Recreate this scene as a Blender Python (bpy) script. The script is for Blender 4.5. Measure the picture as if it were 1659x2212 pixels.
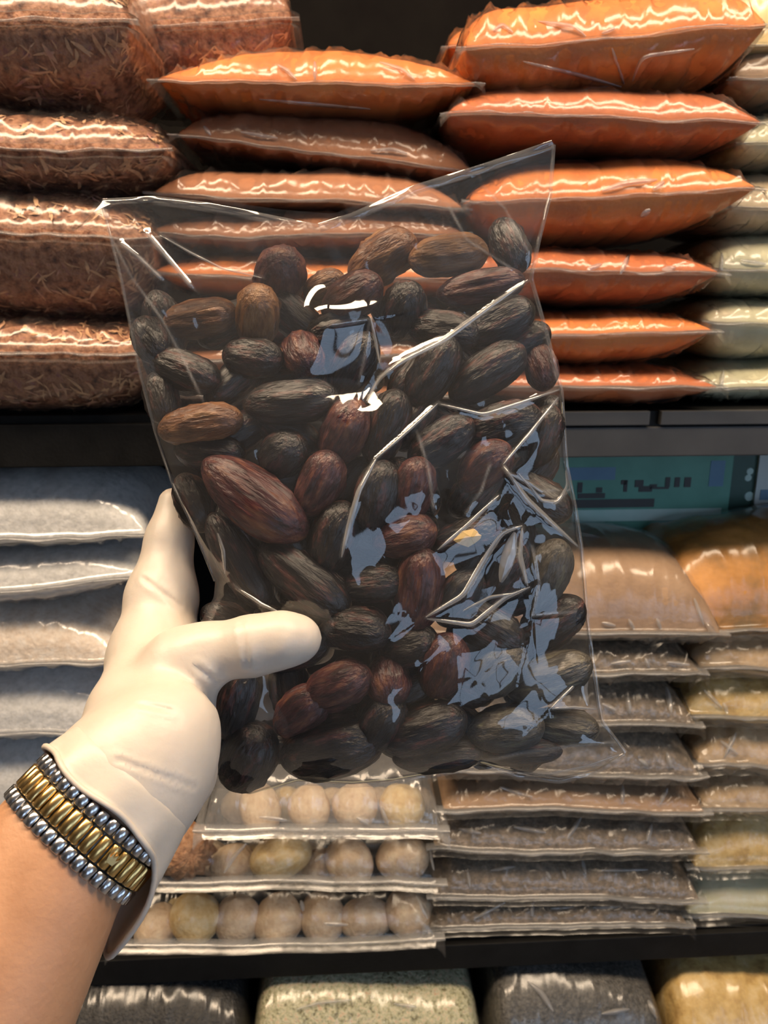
import bpy, math, random
import numpy as np
from mathutils import Vector, Matrix

random.seed(7)
scene = bpy.context.scene
for o in list(bpy.data.objects):
    bpy.data.objects.remove(o)
COL = scene.collection
R = math.radians

# ------------------------------------------------------------------ camera
F_PX, CX, CY = 1660.0, 829.5, 1106.0
CAM = np.array((0.0, 0.0, 1.45))
PITCH = 15.0
cam_d = bpy.data.cameras.new('camera')
cam = bpy.data.objects.new('camera', cam_d)
COL.objects.link(cam)
cam.location = CAM
cam.rotation_euler = (R(90 - PITCH), 0, 0)
cam_d.sensor_fit = 'HORIZONTAL'
cam_d.sensor_width = 36.0
cam_d.lens = 36.0 * F_PX / 1659.0
cam_d.clip_start = 0.01
cam_d.dof.use_dof = True
cam_d.dof.focus_distance = 0.37
cam_d.dof.aperture_fstop = 26.0
scene.camera = cam

# ------------------------------------------------------------------ view, world
scene.view_settings.view_transform = 'Standard'
scene.view_settings.look = 'None'
scene.view_settings.gamma = 1.0
scene.view_settings.use_curve_mapping = False
scene.view_settings.exposure = 0.0
scene.cycles.max_bounces = 5
scene.cycles.diffuse_bounces = 3
scene.cycles.glossy_bounces = 2
scene.cycles.transparent_max_bounces = 12
scene.cycles.use_adaptive_sampling = True
scene.cycles.adaptive_threshold = 0.10
scene.cycles.adaptive_min_samples = 12
scene.cycles.sample_clamp_indirect = 4.0
scene.cycles.use_denoising = True
scene.cycles.caustics_reflective = False
scene.cycles.caustics_refractive = False

world = bpy.data.worlds.new('world')
scene.world = world
world.use_nodes = True
world.node_tree.nodes['Background'].inputs[0].default_value = (0.75, 0.85, 1.0, 1)
world.node_tree.nodes['Background'].inputs[1].default_value = 1.0

# ceiling lamps: (x, y, z, size_x, size_y, watts, colour)
LAMPS = [(-0.70, 0.30, 2.62, 1.2, 0.30, 38.0, (1.0, 0.76, 0.52)),
         (0.70, 0.30, 2.62, 1.2, 0.30, 30.0, (1.0, 0.78, 0.55))]
WINDOW_STRENGTH = 2.5

# ------------------------------------------------------------------ helpers
_p = R(PITCH)
CX_AX = np.array((1.0, 0.0, 0.0))
CY_AX = np.array((0.0, math.sin(_p), math.cos(_p)))       # camera up
CZ_AX = np.array((0.0, math.cos(_p), -math.sin(_p)))      # camera forward


def cam_pt(px, py, d):
    """world point(s) seen at a pixel at depth d along the view axis"""
    px, py, d = np.asarray(px, float), np.asarray(py, float), np.asarray(d, float)
    x = (px - CX) / F_PX * d
    y = -(py - CY) / F_PX * d
    return CAM + x[..., None] * CX_AX + y[..., None] * CY_AX + d[..., None] * CZ_AX


D_SHELF = 0.80
TH = R(3.2)
EX = np.array((math.cos(TH), math.sin(TH), 0.0))
NB = np.array((-math.sin(TH), math.cos(TH), 0.0))
O_SH = np.array((0.0, D_SHELF, 0.0))


def shelf_st(px, py, off):
    """shelf coordinates (s along the shelf, z) of a pixel on the plane `off` behind the shelf front"""
    d = cam_pt(px, py, 1.0) - CAM
    k = (off - (CAM - O_SH) @ NB) / (d @ NB)
    p = CAM + k * d
    return (p - O_SH) @ EX, p[2]


def W(s, t, z):
    s, t, z = np.asarray(s, float), np.asarray(t, float), np.asarray(z, float)
    return O_SH + s[..., None] * EX + t[..., None] * NB + z[..., None] * np.array((0, 0, 1.0))


def sn(P, freq, seed, n=7):
    rng = np.random.RandomState(seed)
    K = rng.normal(size=(n, P.shape[-1])) * freq
    ph = rng.uniform(0, 6.28, n)
    return np.sin(P @ K.T + ph).mean(-1) * 1.7


def make_mesh(name, verts, faces, mat, smooth=True):
    me = bpy.data.meshes.new(name)
    me.from_pydata([tuple(map(float, v)) for v in verts], [], [tuple(int(i) for i in f) for f in faces])
    if mat is not None:
        me.materials.append(mat)
    if smooth:
        me.polygons.foreach_set('use_smooth', [True] * len(me.polygons))
    me.update()
    return me


def add(name, me, parent=None, loc=(0, 0, 0)):
    o = bpy.data.objects.new(name, me)
    COL.objects.link(o)
    o.location = loc
    if parent is not None:
        o.parent = parent
    return o


def empty(name, loc):
    o = bpy.data.objects.new(name, None)
    o.empty_display_size = 0.01
    COL.objects.link(o)
    o.location = loc
    return o


def tag(o, label=None, cat=None, group=None, kind=None):
    if label: o['label'] = label
    if cat: o['category'] = cat
    if group: o['group'] = group
    if kind: o['kind'] = kind
    return o


def grid_faces(n, m, flip=False, base=0):
    i, j = np.meshgrid(np.arange(n - 1), np.arange(m - 1), indexing='ij')
    a = (i * m + j).ravel() + base
    f = np.stack([a, a + m, a + m + 1, a + 1], 1)
    return f[:, ::-1] if flip else f


def box_vf(x0, x1, y0, y1, z0, z1, bev=0.0):
    if bev <= 0:
        v = [(x, y, z) for z in (z0, z1) for y in (y0, y1) for x in (x0, x1)]
        f = [(0, 2, 3, 1), (4, 5, 7, 6), (0, 1, 5, 4), (2, 6, 7, 3), (0, 4, 6, 2), (1, 3, 7, 5)]
        return v, f
    import bmesh
    bm = bmesh.new()
    bmesh.ops.create_cube(bm, size=1.0)
    for v in bm.verts:
        v.co = Vector(((x0 + x1) / 2 + v.co.x * (x1 - x0), (y0 + y1) / 2 + v.co.y * (y1 - y0), (z0 + z1) / 2 + v.co.z * (z1 - z0)))
    bmesh.ops.bevel(bm, geom=bm.edges[:], offset=bev, segments=2, affect='EDGES', profile=0.6)
    bm.verts.index_update()
    v = [tuple(x.co) for x in bm.verts]
    f = [tuple(x.index for x in fc.verts) for fc in bm.faces]
    bm.free()
    return v, f


def join_vf(parts):
    V, Fc = [], []
    for v, f in parts:
        b = len(V)
        V.extend(v)
        Fc.extend([tuple(i + b for i in q) for q in f])
    return V, Fc


# ------------------------------------------------------------------ materials
def new_mat(name):
    m = bpy.data.materials.new(name)
    m.use_nodes = True
    nt = m.node_tree
    nt.nodes.clear()
    return m, nt, nt.nodes, nt.links


def N(nodes, kind, **kw):
    n = nodes.new(kind)
    for k, v in kw.items():
        setattr(n, k, v)
    return n


def mat_noise(name, cols, scale=60, rough=0.6, bump=0.0, bscale=None, detail=4, coat=0.0, stretch=(1, 1, 1), pos=None,
              metallic=0.0, sss=0.0, voronoi=False, spec=0.5, coords='Object', transl=0.0):
    """principled surface with colours from a noise ramp"""
    m, nt, nd, ln = new_mat(name)
    out = N(nd, 'ShaderNodeOutputMaterial')
    b = N(nd, 'ShaderNodeBsdfPrincipled')
    ln.new(b.outputs[0], out.inputs[0])
    tc = N(nd, 'ShaderNodeTexCoord')
    mp = N(nd, 'ShaderNodeMapping')
    mp.inputs['Scale'].default_value = stretch
    ln.new(tc.outputs[coords], mp.inputs[0])
    if voronoi:
        tx = N(nd, 'ShaderNodeTexVoronoi')
        tx.inputs['Scale'].default_value = scale
        src = tx.outputs['Color']
    else:
        tx = N(nd, 'ShaderNodeTexNoise')
        tx.inputs['Scale'].default_value = scale
        tx.inputs['Detail'].default_value = detail
        tx.inputs['Roughness'].default_value = 0.65
        src = tx.outputs['Fac']
    ln.new(mp.outputs[0], tx.inputs['Vector'])
    rp = N(nd, 'ShaderNodeValToRGB')
    ln.new(src, rp.inputs[0])
    el = rp.color_ramp.elements
    n = len(cols)
    pos = pos or ([0.5] if n == 1 else [0.3 + 0.4 * i / (n - 1) for i in range(n)])
    while len(el) < n:
        el.new(0.5)
    for e, c, p in zip(el, cols, pos):
        e.position = p
        e.color = (*c, 1)
    ln.new(rp.outputs[0], b.inputs['Base Color'])
    b.inputs['Roughness'].default_value = rough
    b.inputs['Metallic'].default_value = metallic
    b.inputs['Coat Weight'].default_value = coat
    b.inputs['Coat Roughness'].default_value = 0.12
    b.inputs['Specular IOR Level'].default_value = spec
    if sss:
        b.inputs['Subsurface Weight'].default_value = sss
        b.inputs['Subsurface Radius'].default_value = (1.0, 0.6, 0.4)
        b.inputs['Subsurface Scale'].default_value = 0.004
    if bump:
        t2 = N(nd, 'ShaderNodeTexNoise')
        t2.inputs['Scale'].default_value = bscale or scale * 2
        t2.inputs['Detail'].default_value = 4
        ln.new(mp.outputs[0], t2.inputs['Vector'])
        bp = N(nd, 'ShaderNodeBump')
        bp.inputs['Strength'].default_value = 1.0
        bp.inputs['Distance'].default_value = bump
        ln.new(t2.outputs['Fac'], bp.inputs['Height'])
        ln.new(bp.outputs[0], b.inputs['Normal'])
    return m


def mat_film(name, tint=(0.97, 0.97, 0.97), refl=1.7, rough=0.06, haze=0.03, hazecol=(0.9, 0.9, 0.9)):
    """thin clear plastic: transparent, Fresnel gloss on both faces, a little milky scatter"""
    m, nt, nd, ln = new_mat(name)
    out = N(nd, 'ShaderNodeOutputMaterial')
    geo = N(nd, 'ShaderNodeNewGeometry')
    ior = N(nd, 'ShaderNodeMath', operation='MULTIPLY_ADD')
    ior.inputs[1].default_value = 1 / 1.5 - 1.5
    ior.inputs[2].default_value = 1.5
    ln.new(geo.outputs['Backfacing'], ior.inputs[0])
    fr = N(nd, 'ShaderNodeFresnel')
    ln.new(ior.outputs[0], fr.inputs['IOR'])
    mu = N(nd, 'ShaderNodeMath', operation='MULTIPLY', use_clamp=True)
    mu.inputs[1].default_value = refl
    ln.new(fr.outputs[0], mu.inputs[0])
    gl = N(nd, 'ShaderNodeBsdfGlossy')
    gl.inputs['Roughness'].default_value = rough
    tr = N(nd, 'ShaderNodeBsdfTransparent')
    tr.inputs[0].default_value = (*tint, 1)
    df = N(nd, 'ShaderNodeBsdfDiffuse')
    df.inputs[0].default_value = (*hazecol, 1)
    tl = N(nd, 'ShaderNodeBsdfTranslucent')
    tl.inputs[0].default_value = (*hazecol, 1)
    mh = N(nd, 'ShaderNodeMixShader')
    mh.inputs[0].default_value = 0.5
    ln.new(df.outputs[0], mh.inputs[1])
    ln.new(tl.outputs[0], mh.inputs[2])
    m1 = N(nd, 'ShaderNodeMixShader')
    m1.inputs[0].default_value = haze
    ln.new(tr.outputs[0], m1.inputs[1])
    ln.new(mh.outputs[0], m1.inputs[2])
    m2 = N(nd, 'ShaderNodeMixShader')
    ln.new(mu.outputs[0], m2.inputs[0])
    ln.new(m1.outputs[0], m2.inputs[1])
    ln.new(gl.outputs[0], m2.inputs[2])
    ln.new(m2.outputs[0], out.inputs[0])
    return m


def mat_emit(name, col, s):
    m, nt, nd, ln = new_mat(name)
    out = N(nd, 'ShaderNodeOutputMaterial')
    e = N(nd, 'ShaderNodeEmission')
    e.inputs[0].default_value = (*col, 1)
    e.inputs[1].default_value = s
    ln.new(e.outputs[0], out.inputs[0])
    return m


M = {}
M['film'] = mat_film('clear_film', haze=0.02, rough=0.20, refl=1.15)
M['seamfilm'] = mat_film('seam_film', haze=0.20, rough=0.22, refl=1.3)
M['bagfilm'] = mat_film('clear_bag_film', haze=0.018, rough=0.05, refl=1.9)
M['creasefilm'] = mat_film('creased_bag_film', tint=(.985, .985, .985), haze=0.018, rough=0.05, refl=1.9)
_nt = M['creasefilm'].node_tree
_at = _nt.nodes.new('ShaderNodeAttribute'); _at.attribute_name = 'crease'
_ma = _nt.nodes.new('ShaderNodeMath'); _ma.operation = 'MULTIPLY_ADD'; _ma.inputs[1].default_value = 0.55; _ma.inputs[2].default_value = 0.030
_nt.links.new(_at.outputs['Fac'], _ma.inputs[0])
_mx = [n for n in _nt.nodes if n.type == 'MIX_SHADER' and not n.inputs[0].is_linked and abs(n.inputs[0].default_value - 0.018) < 1e-6][0]
_nt.links.new(_ma.outputs[0], _mx.inputs[0])
M['milkfilm'] = mat_film('cloudy_film', haze=0.20, rough=0.14)
M['red'] = mat_noise('red_powder', [(0.34, 0.085, 0.026), (0.44, 0.12, 0.036), (0.52, 0.15, 0.045)], 22, 0.7, 0.0006, 260)
M['orange'] = mat_noise('orange_powder', [(0.50, 0.13, 0.030), (0.64, 0.19, 0.042), (0.72, 0.24, 0.05)], 18, 0.7, 0.0006, 260)
M['brick'] = mat_noise('brick_red_powder', [(0.30, 0.085, 0.035), (0.42, 0.13, 0.055), (0.50, 0.17, 0.07)], 22, 0.7, 0.0006, 260)
M['brownred'] = mat_noise('brown_powder', [(0.25, 0.095, 0.040), (0.33, 0.13, 0.056), (0.40, 0.165, 0.074)], 22, 0.7, 0.0006, 260)
M['mace'] = mat_noise('dried_petals', [(0.05, 0.016, 0.010), (0.19, 0.07, 0.033), (0.36, 0.17, 0.09), (0.24, 0.09, 0.085)], 95, 0.65, 0.003, 150, detail=5)
M['fibre'] = mat_noise('dried_fibre', [(0.26, 0.11, 0.05), (0.58, 0.34, 0.18), (0.36, 0.15, 0.13)], 40, 0.6)
M['beige'] = mat_noise('beige_powder', [(0.50, 0.38, 0.23), (0.60, 0.47, 0.30), (0.66, 0.54, 0.37)], 20, 0.7, 0.0006, 200)
M['greenbeige'] = mat_noise('pale_green_powder', [(0.50, 0.45, 0.27), (0.58, 0.55, 0.36), (0.64, 0.55, 0.38)], 14, 0.7, 0.0006, 200)
M['cream'] = mat_noise('cream_yellow_powder', [(0.66, 0.48, 0.20), (0.74, 0.58, 0.30)], 14, 0.7, 0.0006, 200)
M['white'] = mat_noise('white_flakes', [(0.50, 0.50, 0.49), (0.66, 0.66, 0.65), (0.78, 0.78, 0.77)], 120, 0.7, 0.0016, 200)
M['oat'] = mat_noise('pale_flakes', [(0.62, 0.48, 0.36), (0.78, 0.66, 0.54), (0.85, 0.78, 0.70)], 120, 0.7, 0.002, 180)  # white flakes with the warm lamplight put into the colour
M['greyseed'] = mat_noise('grey_brown_seed', [(0.10, 0.078, 0.055), (0.19, 0.145, 0.10), (0.33, 0.25, 0.175)], 120, 0.6, 0.0016, 320)
M['tanpowder'] = mat_noise('tan_powder', [(0.28, 0.17, 0.095), (0.36, 0.225, 0.13), (0.42, 0.27, 0.16)], 26, 0.7, 0.0008, 240)
M['yellow'] = mat_noise('yellow_pieces', [(0.40, 0.24, 0.07), (0.62, 0.42, 0.15), (0.72, 0.55, 0.28)], 40, 0.6, 0.003, 70)
M['tanpieces'] = mat_noise('tan_pieces', [(0.36, 0.24, 0.13), (0.52, 0.36, 0.20), (0.60, 0.44, 0.28)], 40, 0.6, 0.003, 70)
M['amber'] = mat_noise('amber_pieces', [(0.22, 0.13, 0.04), (0.50, 0.22, 0.04), (0.70, 0.32, 0.08)], 14, 0.6, 0.002, 70)
M['granule'] = mat_noise('pale_green_granules', [(0.16, 0.14, 0.07), (0.40, 0.39, 0.24), (0.56, 0.53, 0.36), (0.60, 0.42, 0.28)], 170, 0.6, 0.003, 260, detail=2)
M['blackgrain'] = mat_noise('black_grains', [(0.006, 0.006, 0.006), (0.02, 0.019, 0.018), (0.05, 0.046, 0.042)], 170, 0.5, 0.003, 260)
M['greygrain'] = mat_noise('dark_grey_grains', [(0.025, 0.024, 0.022), (0.07, 0.066, 0.06), (0.14, 0.13, 0.115)], 200, 0.5, 0.002, 300)
M['blackmetal'] = mat_noise('black_metal', [(0.006, 0.006, 0.006), (0.011, 0.011, 0.011)], 30, 0.5, 0.0003, 300, spec=0.15)
M['darkpanel'] = mat_noise('dark_panel', [(0.006, 0.005, 0.005), (0.010, 0.009, 0.008)], 8, 0.8, spec=0.05)
M['greycard'] = mat_noise('dark_grey_rail', [(0.036, 0.036, 0.037), (0.052, 0.052, 0.053)], 12, 0.5, spec=.3)
M['wallpaint'] = mat_noise('wall_paint', [(0.22, 0.20, 0.18), (0.26, 0.24, 0.215)], 5, 0.8)
M['ceilpaint'] = mat_noise('ceiling_paint', [(0.42, 0.40, 0.37), (0.46, 0.44, 0.41)], 5, 0.8)
M['floortile'] = mat_noise('floor_tile', [(0.20, 0.19, 0.18), (0.26, 0.25, 0.235)], 6, 0.5)
M['green'] = mat_noise('green_carton', [(0.06, 0.21, 0.16), (0.10, 0.30, 0.23)], 9, 0.5)
M['darkgreen'] = mat_noise('dark_green_carton', [(0.012, 0.055, 0.040), (0.02, 0.075, 0.055)], 9, 0.5)
M['blueprint'] = mat_noise('blue_print', [(0.07, 0.16, 0.26), (0.10, 0.22, 0.34)], 9, 0.5)
M['darkprint'] = mat_noise('dark_print', [(0.035, 0.035, 0.035), (0.05, 0.05, 0.05)], 9, 0.6)
M['paleprint'] = mat_noise('pale_print', [(0.30, 0.50, 0.44), (0.50, 0.62, 0.58)], 9, 0.5)
M['whitecard'] = mat_noise('white_card', [(0.45, 0.50, 0.48), (0.55, 0.60, 0.58)], 9, 0.5)
M['lime'] = mat_noise('dried_lime_skin', [(0.55, 0.38, 0.24), (0.70, 0.53, 0.36), (0.80, 0.66, 0.47)], 2.2, 0.55, 0.0016, 6)
M['limeyellow'] = mat_noise('yellow_lime_skin', [(0.60, 0.38, 0.14), (0.74, 0.55, 0.27), (0.82, 0.68, 0.44)], 2.2, 0.55, 0.0016, 6)
M['bark'] = mat_noise('brown_ridged_skin', [(0.14, 0.06, 0.027), (0.34, 0.17, 0.08), (0.48, 0.27, 0.14)], 3.0, 0.6, 0.002, 6)
M['glove'] = mat_noise('latex_glove', [(0.57, 0.50, 0.43), (0.61, 0.545, 0.475)], 25, 0.42, 0.0003, 120, sss=0.15)
M['skin'] = mat_noise('skin', [(0.42, 0.215, 0.115), (0.50, 0.265, 0.145), (0.46, 0.235, 0.13)], 30, 0.5, 0.0002, 500, sss=0.15)
M['steel'] = mat_noise('steel', [(0.62, 0.62, 0.64), (0.72, 0.72, 0.74)], 60, 0.22, metallic=1.0)
M['gold'] = mat_noise('gold', [(0.70, 0.46, 0.17), (0.80, 0.56, 0.25)], 60, 0.26, metallic=1.0)
M['darksteel'] = mat_noise('dark_steel', [(0.10, 0.10, 0.10), (0.14, 0.14, 0.14)], 60, 0.4, metallic=1.0)
M['lampwhite'] = mat_noise('lamp_housing', [(0.6, 0.6, 0.6), (0.65, 0.65, 0.65)], 9, 0.5)

def mat_date(name, cols, pos, rough=0.38):
    return mat_noise(name, cols, 2.6, rough, 0.0011, 7.0, detail=5, pos=pos, coat=0.1, stretch=(.55, 1.1, 1.1))

M['d_dark'] = mat_date('date_skin_dark', [(0.008, 0.0075, 0.0075), (0.016, 0.0125, 0.012), (0.085, 0.034, 0.030), (0.17, 0.085, 0.045)], (0.38, 0.53, 0.64, 0.74))
M['d_purple'] = mat_date('date_skin_purple', [(0.022, 0.012, 0.012), (0.085, 0.027, 0.027), (0.22, 0.095, 0.050)], (0.34, 0.52, 0.70))
M['d_brown'] = mat_date('date_skin_brown', [(0.055, 0.022, 0.012), (0.15, 0.062, 0.028), (0.30, 0.15, 0.065)], (0.32, 0.50, 0.68))
M['d_tan'] = mat_date('date_skin_tan', [(0.12, 0.05, 0.022), (0.24, 0.115, 0.05), (0.36, 0.19, 0.085)], (0.32, 0.50, 0.68))
M['d_grey'] = mat_date('date_skin_grey', [(0.040, 0.036, 0.030), (0.085, 0.075, 0.06), (0.20, 0.19, 0.12)], (0.35, 0.55, 0.72))
M['calyx'] = mat_noise('date_calyx', [(0.55, 0.36, 0.13), (0.72, 0.52, 0.22)], 200, 0.6)

# ------------------------------------------------------------------ the shop around (mostly behind the camera)
RX0, RX1, RY0, RY1, RZ1 = -2.2, 2.2, -2.8, 1.55, 2.75


def struct(name, x0, x1, y0, y1, z0, z1, mat, parent=None):
    v, f = box_vf(x0, x1, y0, y1, z0, z1)
    o = add(name, make_mesh(name, v, f, mat, smooth=False), parent)
    if parent is None:
        tag(o, kind='structure')
    return o


struct('floor', RX0 - .1, RX1 + .1, RY0 - .1, RY1 + .1, -0.05, 0.0, M['floortile'])
struct('ceiling', RX0 - .1, RX1 + .1, RY0 - .1, RY1 + .1, RZ1, RZ1 + .05, M['ceilpaint'])
struct('wall_back', RX0 - .1, RX1 + .1, RY1, RY1 + .1, 0.0, RZ1, M['darkpanel'])
struct('wall_left', RX0 - .1, RX0, RY0, RY1, 0.0, RZ1, M['wallpaint'])
SY0, SY1, SZ0, SZ1 = -2.5, -0.5, 0.75, 2.35
v, f = join_vf([box_vf(RX1, RX1 + .1, RY0, SY0, 0, RZ1), box_vf(RX1, RX1 + .1, SY1, RY1, 0, RZ1),
                box_vf(RX1, RX1 + .1, SY0, SY1, 0, SZ0), box_vf(RX1, RX1 + .1, SY0, SY1, SZ1, RZ1)])
tag(add('wall_right', make_mesh('wall_right', v, f, M['wallpaint'], False)), kind='structure')
# wall behind the camera with the shop window
DAY = mat_emit('daylight_pane', (0.55, 0.73, 1.0), WINDOW_STRENGTH)
WX0, WX1, WZ0, WZ1 = 0.35, 2.05, 0.75, 2.35
v, f = join_vf([box_vf(RX0, WX0, RY0 - .1, RY0, 0, RZ1), box_vf(WX1, RX1, RY0 - .1, RY0, 0, RZ1),
                box_vf(WX0, WX1, RY0 - .1, RY0, 0, WZ0), box_vf(WX0, WX1, RY0 - .1, RY0, WZ1, RZ1)])
tag(add('wall_rear', make_mesh('wall_rear', v, f, M['wallpaint'], False)), kind='structure')
win = tag(empty('window_1', ((WX0 + WX1) / 2, RY0, WZ0)), kind='structure')
hw, hh = (WX1 - WX0) / 2, WZ1 - WZ0
pane = make_mesh('pane', [(-hw, -.06, 0), (hw, -.06, 0), (hw, -.06, hh), (-hw, -.06, hh)], [(3, 2, 1, 0)],
                 DAY, False)
add('pane', pane, win)
v, f = join_vf([box_vf(-hw, hw, -.05, .0, 0, .05), box_vf(-hw, hw, -.05, .0, hh - .05, hh), box_vf(-hw, -hw + .05, -.05, 0, 0, hh),
                box_vf(hw - .05, hw, -.05, 0, 0, hh), box_vf(-.025, .025, -.05, 0, 0, hh)])
add('window_frame', make_mesh('window_frame', v, f, M['greycard'], False), win)

win2 = tag(empty('window_2', (RX1, (SY0 + SY1) / 2, SZ0)), kind='structure')  # added glowing window, widens the cool fill from the side
hw2 = (SY1 - SY0) / 2
add('pane', make_mesh('pane', [(.06, -hw2, 0), (.06, hw2, 0), (.06, hw2, hh), (.06, -hw2, hh)], [(3, 2, 1, 0)], DAY, False), win2)
v, f = join_vf([box_vf(0, .05, -hw2, hw2, 0, .05), box_vf(0, .05, -hw2, hw2, hh - .05, hh), box_vf(0, .05, -hw2, -hw2 + .05, 0, hh),
                box_vf(0, .05, hw2 - .05, hw2, 0, hh), box_vf(0, .05, -.025, .025, 0, hh)])
add('window_frame', make_mesh('window_frame', v, f, M['greycard'], False), win2)

for i, (x, y, z, sx, sy, w, c) in enumerate(LAMPS):
    r = tag(empty('ceiling_lamp', (x, y, z)), ['long warm ceiling lamp above the petal packets', 'long warm ceiling lamp above the orange powder packets'][i], 'lamp', kind='thing')
    v, f = box_vf(-sx / 2 - .03, sx / 2 + .03, -sy / 2 - .02, sy / 2 + .02, .02, RZ1 - z - 0.001, .004)
    add('housing', make_mesh('housing', v, f, M['lampwhite'], False), r)
    ld = bpy.data.lights.new('lamp_light', 'AREA')
    ld.shape = 'RECTANGLE'; ld.size = sx; ld.size_y = sy; ld.energy = w; ld.color = c
    lo = bpy.data.objects.new('lamp_light', ld)
    COL.objects.link(lo); lo.parent = r; lo.location = (0, 0, 0.012)

# ------------------------------------------------------------------ shelving rack
def shelf_box(s0, s1, t0, t1, z0, z1, org, bev=0.0):
    v, f = box_vf(s0, s1, t0, t1, z0, z1, bev)
    v = np.array(v)
    return W(v[:, 0], v[:, 1], v[:, 2]) - org, f


S0, S1 = -0.85, 0.95
UP_TOP = shelf_st(CX, 893, 0.0)[1]
UP_BOT = shelf_st(CX, 993, -0.004)[1]
LO_TOP = shelf_st(CX, 2037, 0.0)[1]
LO_BOT = shelf_st(CX, 2098, -0.004)[1]
LOW_TOP = LO_BOT - 0.30
rack_o = W(0.0, 0.2, 0.0)
rack = tag(empty('shelving_rack', rack_o), 'dark metal shop shelving rack carrying the stacked spice packets', 'shelf', kind='thing')
for z1, z0 in ((UP_TOP, UP_TOP - .022), (LO_TOP, LO_TOP - .022), (LOW_TOP, LOW_TOP - .03)):
    v, f = shelf_box(S0, S1, 0.004, 0.46, z0, z1, rack_o, .001)
    add('shelf_board', make_mesh('shelf_board', v, f, M['blackmetal'], False), rack)
v, f = shelf_box(S0, S1, 0.462, 0.475, 0.0, 2.3, rack_o)
add('back_panel', make_mesh('back_panel', v, f, M['darkpanel'], False), rack)
for sx in (S0, S1 - .03):
    v, f = shelf_box(sx - .031 if sx < 0 else sx + .031, (sx - .031 if sx < 0 else sx + .031) + .03, 0.0, 0.475, 0.0, 2.3, rack_o, .002)
    add('upright', make_mesh('upright', v, f, M['blackmetal'], False), rack)
# front rails: the upper one is black on one side, dark grey with a price-strip groove on the other
s_mid = shelf_st(700, 940, 0)[0]
s_gap = shelf_st(1408, 940, 0)[0]
v, f = shelf_box(S0, s_mid, -0.006, 0.003, UP_BOT - .004, UP_TOP - .008, rack_o, .0015)
add('front_rail', make_mesh('front_rail', v, f, M['blackmetal'], False), rack)
zs = UP_TOP - 0.014
for a, b in ((s_mid + .0005, s_gap - .006), (s_gap + .006, S1)):
    v, f = shelf_box(a, b, -0.006, 0.003, zs, UP_TOP + .001, rack_o, .001)
    add('price_strip', make_mesh('price_strip', v, f, M['greycard'], False), rack)
v, f = shelf_box(s_mid + .0005, S1, -0.004, 0.003, UP_BOT, zs - .002, rack_o, .0015)
add('front_rail', make_mesh('front_rail', v, f, M['greycard'], False), rack)
v, f = shelf_box(S0, S1, -0.006, 0.003, LO_BOT, LO_TOP - .003, rack_o, .0015)
add('front_rail', make_mesh('front_rail', v, f, M['blackmetal'], False), rack)

# ------------------------------------------------------------------ pillow packets stacked on the shelves
def edge_space(n, k=1.0):
    x = np.linspace(-1, 1, n)
    return (1 - k) * x + k * np.sin(x * math.pi / 2)


PACKETS = {}
_pk = [0]


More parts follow.
